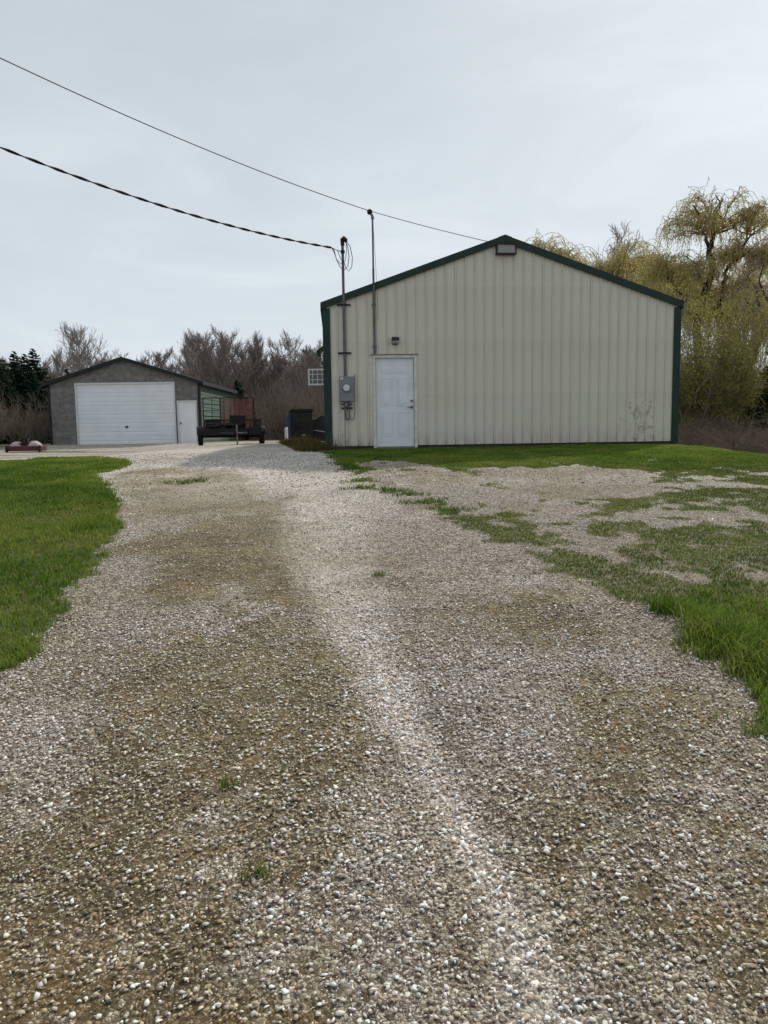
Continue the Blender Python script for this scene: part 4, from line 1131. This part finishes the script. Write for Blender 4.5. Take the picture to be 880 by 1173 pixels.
main = willow([
    ([(.0, 0, -.2), q_(800, 430, .1), q_(796, 395), q_(794, 366), q_(799, 340, .1), q_(805, 317, .1), q_(809, 292), q_(805, 279)], .26, .13),
    ([q_(805, 279), q_(799, 264, -.2), q_(791, 255, -.3), q_(790, 245, -.3), q_(784, 232, -.2)], .10, .035),
    ([q_(805, 279), q_(811, 262, .2), q_(818, 252, .3), q_(819, 243, .3), q_(813, 234, .4), q_(822, 222, .3)], .115, .03),
    ([q_(808, 270), q_(808, 255, -.2), q_(808, 244), q_(812, 232, -.3), q_(806, 222, -.4)], .07, .025),
    ([q_(814, 260, .1), q_(829, 255, -.2), q_(841, 246, -.3), q_(856, 238, -.2)], .05, .02),
    ([q_(797, 345), q_(822, 338, .4), q_(829, 318, .5), q_(829, 300, .5), q_(838, 284, .3), q_(848, 268, .2), q_(850, 255, 0)], .15, .035),
    ([q_(834, 290, .3), q_(850, 283, .3), q_(868, 282, .3), q_(885, 288, .2)], .06, .03),
    ([q_(803, 322, .1), q_(795, 304, -.3), q_(785, 295, -.5), q_(772, 288, -.6)], .07, .02),
    ([q_(796, 360), q_(780, 345, -.3), q_(764, 322, -.5), q_(752, 305, -.5)], .08, .02),
], [
    (.45, 0, 9.95, 2.2, 2.0, 420, .85), (-1.0, -.1, 9.6, 1.3, 1.3, 160, 1.2), (2.3, .1, 9.9, 1.6, 1.3, 240, 1.0),
    (2.2, .2, 8.5, 1.9, 1.0, 560, 1.1), (-1.6, -.5, 7.8, 1.5, 1.0, 430, 1.2), (3.6, .2, 8.4, 1.1, .9, 160, 1.2),
    (1.8, .5, 6.7, 1.8, .8, 260, 1.2), (-1.7, -.4, 6.2, 1.3, .8, 260, 1.2), (.0, .2, 7.6, .8, .7, 120, .8),
], 4, 'tall weeping willow with forked dark trunk and yellow green strands right of the barn', None, .9)
place(main, 15.4, 36.0, 0, 1.0)

def gen_skel(H, seed, n=5):
    random.seed(seed); sk = [([(0, 0, -.2), (.1, 0, H * .2), (-.05, .1, H * .42)], H * .022, H * .015)]
    lob = []
    for k in range(n):
        a_ = 6.283 * k / n + random.uniform(-.4, .4); r_ = H * random.uniform(.13, .27); zt = H * random.uniform(.66, .88)
        x, y = r_ * math.cos(a_), r_ * math.sin(a_)
        sk.append(([(-.05, .1, H * .40), (x * .35, y * .35, H * .55), (x * .7, y * .7, zt * .9), (x, y, zt)], H * .010, .03))
        lob.append((x, y, zt - .1, H * .15, H * .11, int(200 + H * 18), H * .15))
    lob.append((0, 0, H * .86, H * .14, H * .13, 220, H * .13))
    return sk, lob
WG = 'pale willows rising over the barn roof'
a, b_ = gen_skel(10.5, 8); wA = willow(a, b_, 41, 'broad pale willow behind the right slope of the barn roof', None, 1.05)
a, b_ = gen_skel(10.0, 9, 6); wB = willow(a, b_, 47, 'round topped willow just right of the barn roof peak', None, .85)
place(wB, 9.8, 47.5, .4, 1.27)
place(wA, 14.6, 44.5, 1.2, 1.13)
wl_lab = ['willow behind the barn between the roof peak and the broad pale willow', 'lower yellow willow against the right eave of the barn', 'willow crowded behind the tall forked willow', 'willow standing beyond the right edge behind the blue green spruce', 'far willow leaning over the undergrowth behind the barn']
for (x, y, s_, rz, p_), l_ in zip([(12.6, 49.5, 1.16, 2.2, wA), (13.6, 39.5, .93, 3.9, wB), (21.5, 44, 1.0, 5.1, wA), (21.0, 38.5, .80, 1.5, wB), (18.0, 49, 1.15, 2.9, wB)], wl_lab):
    o = copy_tree(p_); o['label'] = l_; place(o, x, y, rz, s_)
# grey bare trees between willows
for (x, y, s_), l_ in zip([(14.6, 52, 1.45), (23.5, 50, 1.25), (19.0, 41.5, .95)], ['bare grey tree poking above the willows behind the barn', 'tall bare tree filling the gap at the right edge of the photo', 'bare tree tangled behind the yellow green shrub']):
    o = copy_tree(protos[1]); o['label'] = l_; o['category'] = 'tree'; del o['group']; random.seed(int(x * 7)); place(o, x, y, s=s_)

# gnarled dark dead tree at right edge
dt = empty('dead_tree', (15.6, 30.0, float(gz(15.6, 30))), 0, 'gnarled dark leafless tree reaching in from the right edge', 'tree')
random.seed(12)
m_ = MB()
def zz3(px, py): return ((px - 440) / 850 * 30 - 15.6 - .0, 0, (489.5 - py) / 850 * 30 + .36 + .3)
m_.tube([(.9, .2, -.2), (.8, .1, 1.6), (.75, 0, 2.6), (.85, 0, 3.6), (.7, .1, 4.6)], [.17, .15, .12, .09, .04], 8)
for br in ([(890, 385), (880, 380), (868, 372), (860, 362), (852, 352), (845, 345)], [(892, 400), (880, 388), (872, 384), (866, 392), (858, 396)], [(868, 372), (862, 350), (858, 335), (850, 322)], [(890, 375), (876, 355), (868, 340), (862, 326), (866, 308)]):
    P = [Vector(zz3(*p)) + rv(.03) for p in br]; P[0] = Vector((.75, 0, P[0].z)) if br[0][0] >= 889 else P[0]
    m_.tube(P, [.075 - .055 * i / (len(P) - 1) for i in range(len(P))], 6, cap=False)
m_.build('trunk', M['willowbark'], dt)
tws = MB()
for br in ([(852, 352)], [(858, 396)], [(850, 322)], [(866, 308)], [(868, 340)], [(860, 362)]):
    for k in range(14):
        b2, d2 = branch(tws, Vector(zz3(*br[0])), rv(1) + Vector((-.3, 0, .3)), random.uniform(.4, 1.1), .018, .006, 4, .25, .0, 3)
        for p3 in b2[1:]: branch(tws, p3, d2 + rv(.7), random.uniform(.15, .4), .007, .004, 2, .2, 0, 3)
tws.build('crown', M['twig_dark'], dt)

# leafy and bare shrubs
def shrub(name, H, W_, seed, stems, leafn, lmat, tmat, label, group=None, arch=.25, twigs=3, r0=.012, cat='shrub'):
    random.seed(seed); root = empty(name, (0, 0, 0), 0, label, cat, group); st_, lv = MB(), MB()
    tips = []
    for k in range(stems):
        a_ = random.uniform(0, 6.283); rr = abs(random.gauss(0, .25)) * W_
        base = Vector((math.cos(a_) * rr, math.sin(a_) * rr, -.08)); d = Vector((math.cos(a_) * arch * random.uniform(.2, 1.8), math.sin(a_) * arch * random.uniform(.2, 1.8), 1))
        L1 = H * random.uniform(.5, 1.1)
        b1, dd = branch(st_, base, d, L1, r0, r0 * .4, 6, .10, -.02 if arch < .5 else -.13, 4)
        for i, p in enumerate(b1[2:]):
            for j in range(twigs):
                b2, d2 = branch(st_, p, dd + rv(.55) + Vector((0, 0, .2)), L1 * random.uniform(.12, .34), r0 * .5, r0 * .28, 3, .18, .02, 3)
                tips += b2[1:]
    st_.build('stems', tmat, root)
    if leafn:
        for k in range(leafn):
            p = random.choice(tips) + rv(.11); ax = rv(1).normalized() * random.uniform(.04, .085); wv = ax.cross(rv(1)).normalized() * random.uniform(.012, .028)
            n = len(lv.v); lv.v += [tuple(p), tuple(p + ax * .5 + wv), tuple(p + ax), tuple(p + ax * .5 - wv)]; lv.f.append((n, n + 1, n + 2, n + 3))
        lv.build('leaves', lmat, root)
    return root
o = shrub('leafy_shrub', 5.3, 1.5, 51, 70, 44000, M['bushleaf'], M['twig_dark'], 'big yellow green shrub in fresh leaf right of the barn corner', arch=.22, r0=.018); place(o, 12.35, 27.5, 0, .90)
o = shrub('leafy_shrub', 4.3, 1.4, 52, 60, 24000, M['bushleaf'], M['twig_dark'], 'darker green shrub half hidden behind the right wall of the barn', arch=.25, r0=.016); place(o, 10.6, 27.0, 0, .95)
o = shrub('leafy_shrub', 4.0, 1.6, 53, 60, 22000, M['bushleaf'], M['twig_dark'], 'thinner leafy shrub between the big yellow shrub and right edge', arch=.3, r0=.016); place(o, 15.2, 31.0, 0, .88)
bg = 'reddish brown brambles at the foot of the willows'
br1 = shrub('bramble_bush', 1.7, .9, 61, 85, 0, None, M['bramble'], 'tangled reddish brown bramble bush at the lawn edge right of the barn', bg, arch=.9, twigs=3, r0=.0085)
br2 = shrub('bramble_bush', 1.5, 1.1, 62, 85, 0, None, M['bramble'], 'tangled reddish brown bramble bush at the lawn edge right of the barn', bg, arch=1.1, twigs=3, r0=.0085)
random.seed(3); used = set()
for i in range(26):
    y = 19.3 + (i % 4) * 1.7 + random.uniform(-.5, .5); x = 9.0 + (y - 19) * .13 + (i // 4) * 1.15 + random.uniform(-.4, .4)
    p_ = (br1, br2)[i % 2]; o = p_ if i % 2 not in used else copy_tree(p_); used.add(i % 2); place(o, x, y, s=random.uniform(.5, .85))
lg_ = 'reddish bare shrubs left of the garage'
sb = shrub('bare_shrub', 2.6, 1.0, 63, 60, 0, None, M['bramble'], 'bushy reddish bare shrub left of the garage behind the mower deck', lg_, arch=.4, twigs=4, r0=.011)
random.seed(9)
for i, (x, y, s_) in enumerate([(-17.6, 33.5, .95), (-19.2, 34.5, 1.0), (-16.9, 36.5, .9), (-20.7, 33.0, 1.0), (-18.4, 37.5, 1.1), (-22.3, 35, 1.1), (-21, 38, 1.2), (-23.9, 33, 1.0), (-17.0, 39.5, 1.2), (-24.5, 37, 1.2)]):
    o = sb if i == 0 else copy_tree(sb); place(o, x, y, s=s_ * .78)
mg = 'dull brown bushes beyond the gap between garage and barn'
random.seed(10)
for i, (x, y, s_) in enumerate([(-7.3, 43, .9), (-5.6, 45, 1.0), (-3.8, 43, .95), (-8.8, 44.5, 1.0), (-2.8, 46, 1.1), (-6.5, 48, 1.2), (-4.8, 49, 1.2)]):
    o = copy_tree(sb); o['label'] = 'dull brown bare bush in the gap between garage and barn'; o['group'] = mg; place(o, x, y, s=s_)
o = shrub('weed_stalks', .55, .16, 71, 14, 0, None, M['bramble'], 'small dry weed stalks against the barn wall under the electric meter', arch=.6, twigs=2, r0=.004, cat='weed'); p_ = onbarn(.38, -.18, 0); place(o, p_[0], p_[1], 0, 1)

# ------------------------------------------------------------------ world, sun, camera
sun_az = math.atan2(.72, 1.0); sun_el = math.atan2(1.0, math.hypot(.72, 1.0))
w_ = bpy.data.worlds.new('World'); scene.world = w_; w_.use_nodes = True; nt = w_.node_tree; nt.nodes.clear()
sky = N(nt, 'ShaderNodeTexSky'); sky.sky_type = 'NISHITA'; sky.sun_disc = False
sky.sun_elevation = sun_el; sky.sun_rotation = sun_az; sky.air_density = 1.2; sky.dust_density = 3.0
hs = N(nt, 'ShaderNodeHueSaturation'); L(nt, sky.outputs[0], hs.inputs['Color']); hs.inputs['Saturation'].default_value = .45
tc = N(nt, 'ShaderNodeTexCoord').outputs['Generated']
sep = N(nt, 'ShaderNodeSeparateXYZ'); L(nt, tc, sep.inputs[0])
grad = ramp(nt, sep.outputs[2], [(0, (6.3, 6.95, 7.5)), (.12, (6.0, 6.65, 7.2)), (.40, (5.15, 5.75, 6.3)), (.8, (4.8, 5.4, 5.9))])
cl = noise(nt, mapping(nt, tc, (1.1, 1.1, 3.4)), 2.3, 7, .55, .5)
cloud = ramp(nt, cl, [(.33, (.93, .935, .94)), (.52, (1, 1, 1)), (.68, (1.12, 1.11, 1.09))])
gc = mixc(nt, 1.0, grad, cloud, 'MULTIPLY')
# brighter veil towards the right where the sun stands
dot = N(nt, 'ShaderNodeVectorMath', operation='DOT_PRODUCT'); L(nt, tc, dot.inputs[0])
dot.inputs[1].default_value = (math.sin(sun_az) * math.cos(sun_el), math.cos(sun_az) * math.cos(sun_el), math.sin(sun_el))
gc = mixc(nt, 1.0, gc, ramp(nt, dot.outputs['Value'], [(.3, (.97, .97, .975)), (.75, (1.0, 1.0, 1.0)), (1, (1.09, 1.085, 1.07))]), 'MULTIPLY')
mx = mixc(nt, .93, hs.outputs[0], gc)
bgn = N(nt, 'ShaderNodeBackground'); L(nt, mx, bgn.inputs['Color']); bgn.inputs['Strength'].default_value = .118
wo = N(nt, 'ShaderNodeOutputWorld'); L(nt, bgn.outputs[0], wo.inputs['Surface'])

sd = bpy.data.lights.new('sun', 'SUN'); sd.energy = 3.3; sd.angle = R(2.5); sd.color = (1, .95, .86)
so = bpy.data.objects.new('sun', sd); COL.objects.link(so)
dirv = Vector((math.sin(sun_az) * math.cos(sun_el), math.cos(sun_az) * math.cos(sun_el), math.sin(sun_el)))
so.rotation_euler = dirv.to_track_quat('Z', 'Y').to_euler(); so.location = (20, 30, 30)

cam = bpy.data.cameras.new('camera'); co = bpy.data.objects.new('camera', cam); COL.objects.link(co)
cam.sensor_fit = 'HORIZONTAL'; cam.sensor_width = 36; cam.lens = 850 / 880 * 36; cam.clip_end = 3000; cam.clip_start = .05
mtx = Matrix.Rotation(R(90 - 6.11), 4, 'X') @ Matrix.Rotation(R(-.85), 4, 'Z')
mtx.translation = Vector((0, 0, .357)); co.matrix_world = mtx
scene.camera = co
scene.view_settings.view_transform = 'Standard'; scene.view_settings.look = 'None'
scene.view_settings.exposure = 0; scene.view_settings.gamma = 1
scene.cycles.max_bounces = 6; scene.cycles.use_denoising = True
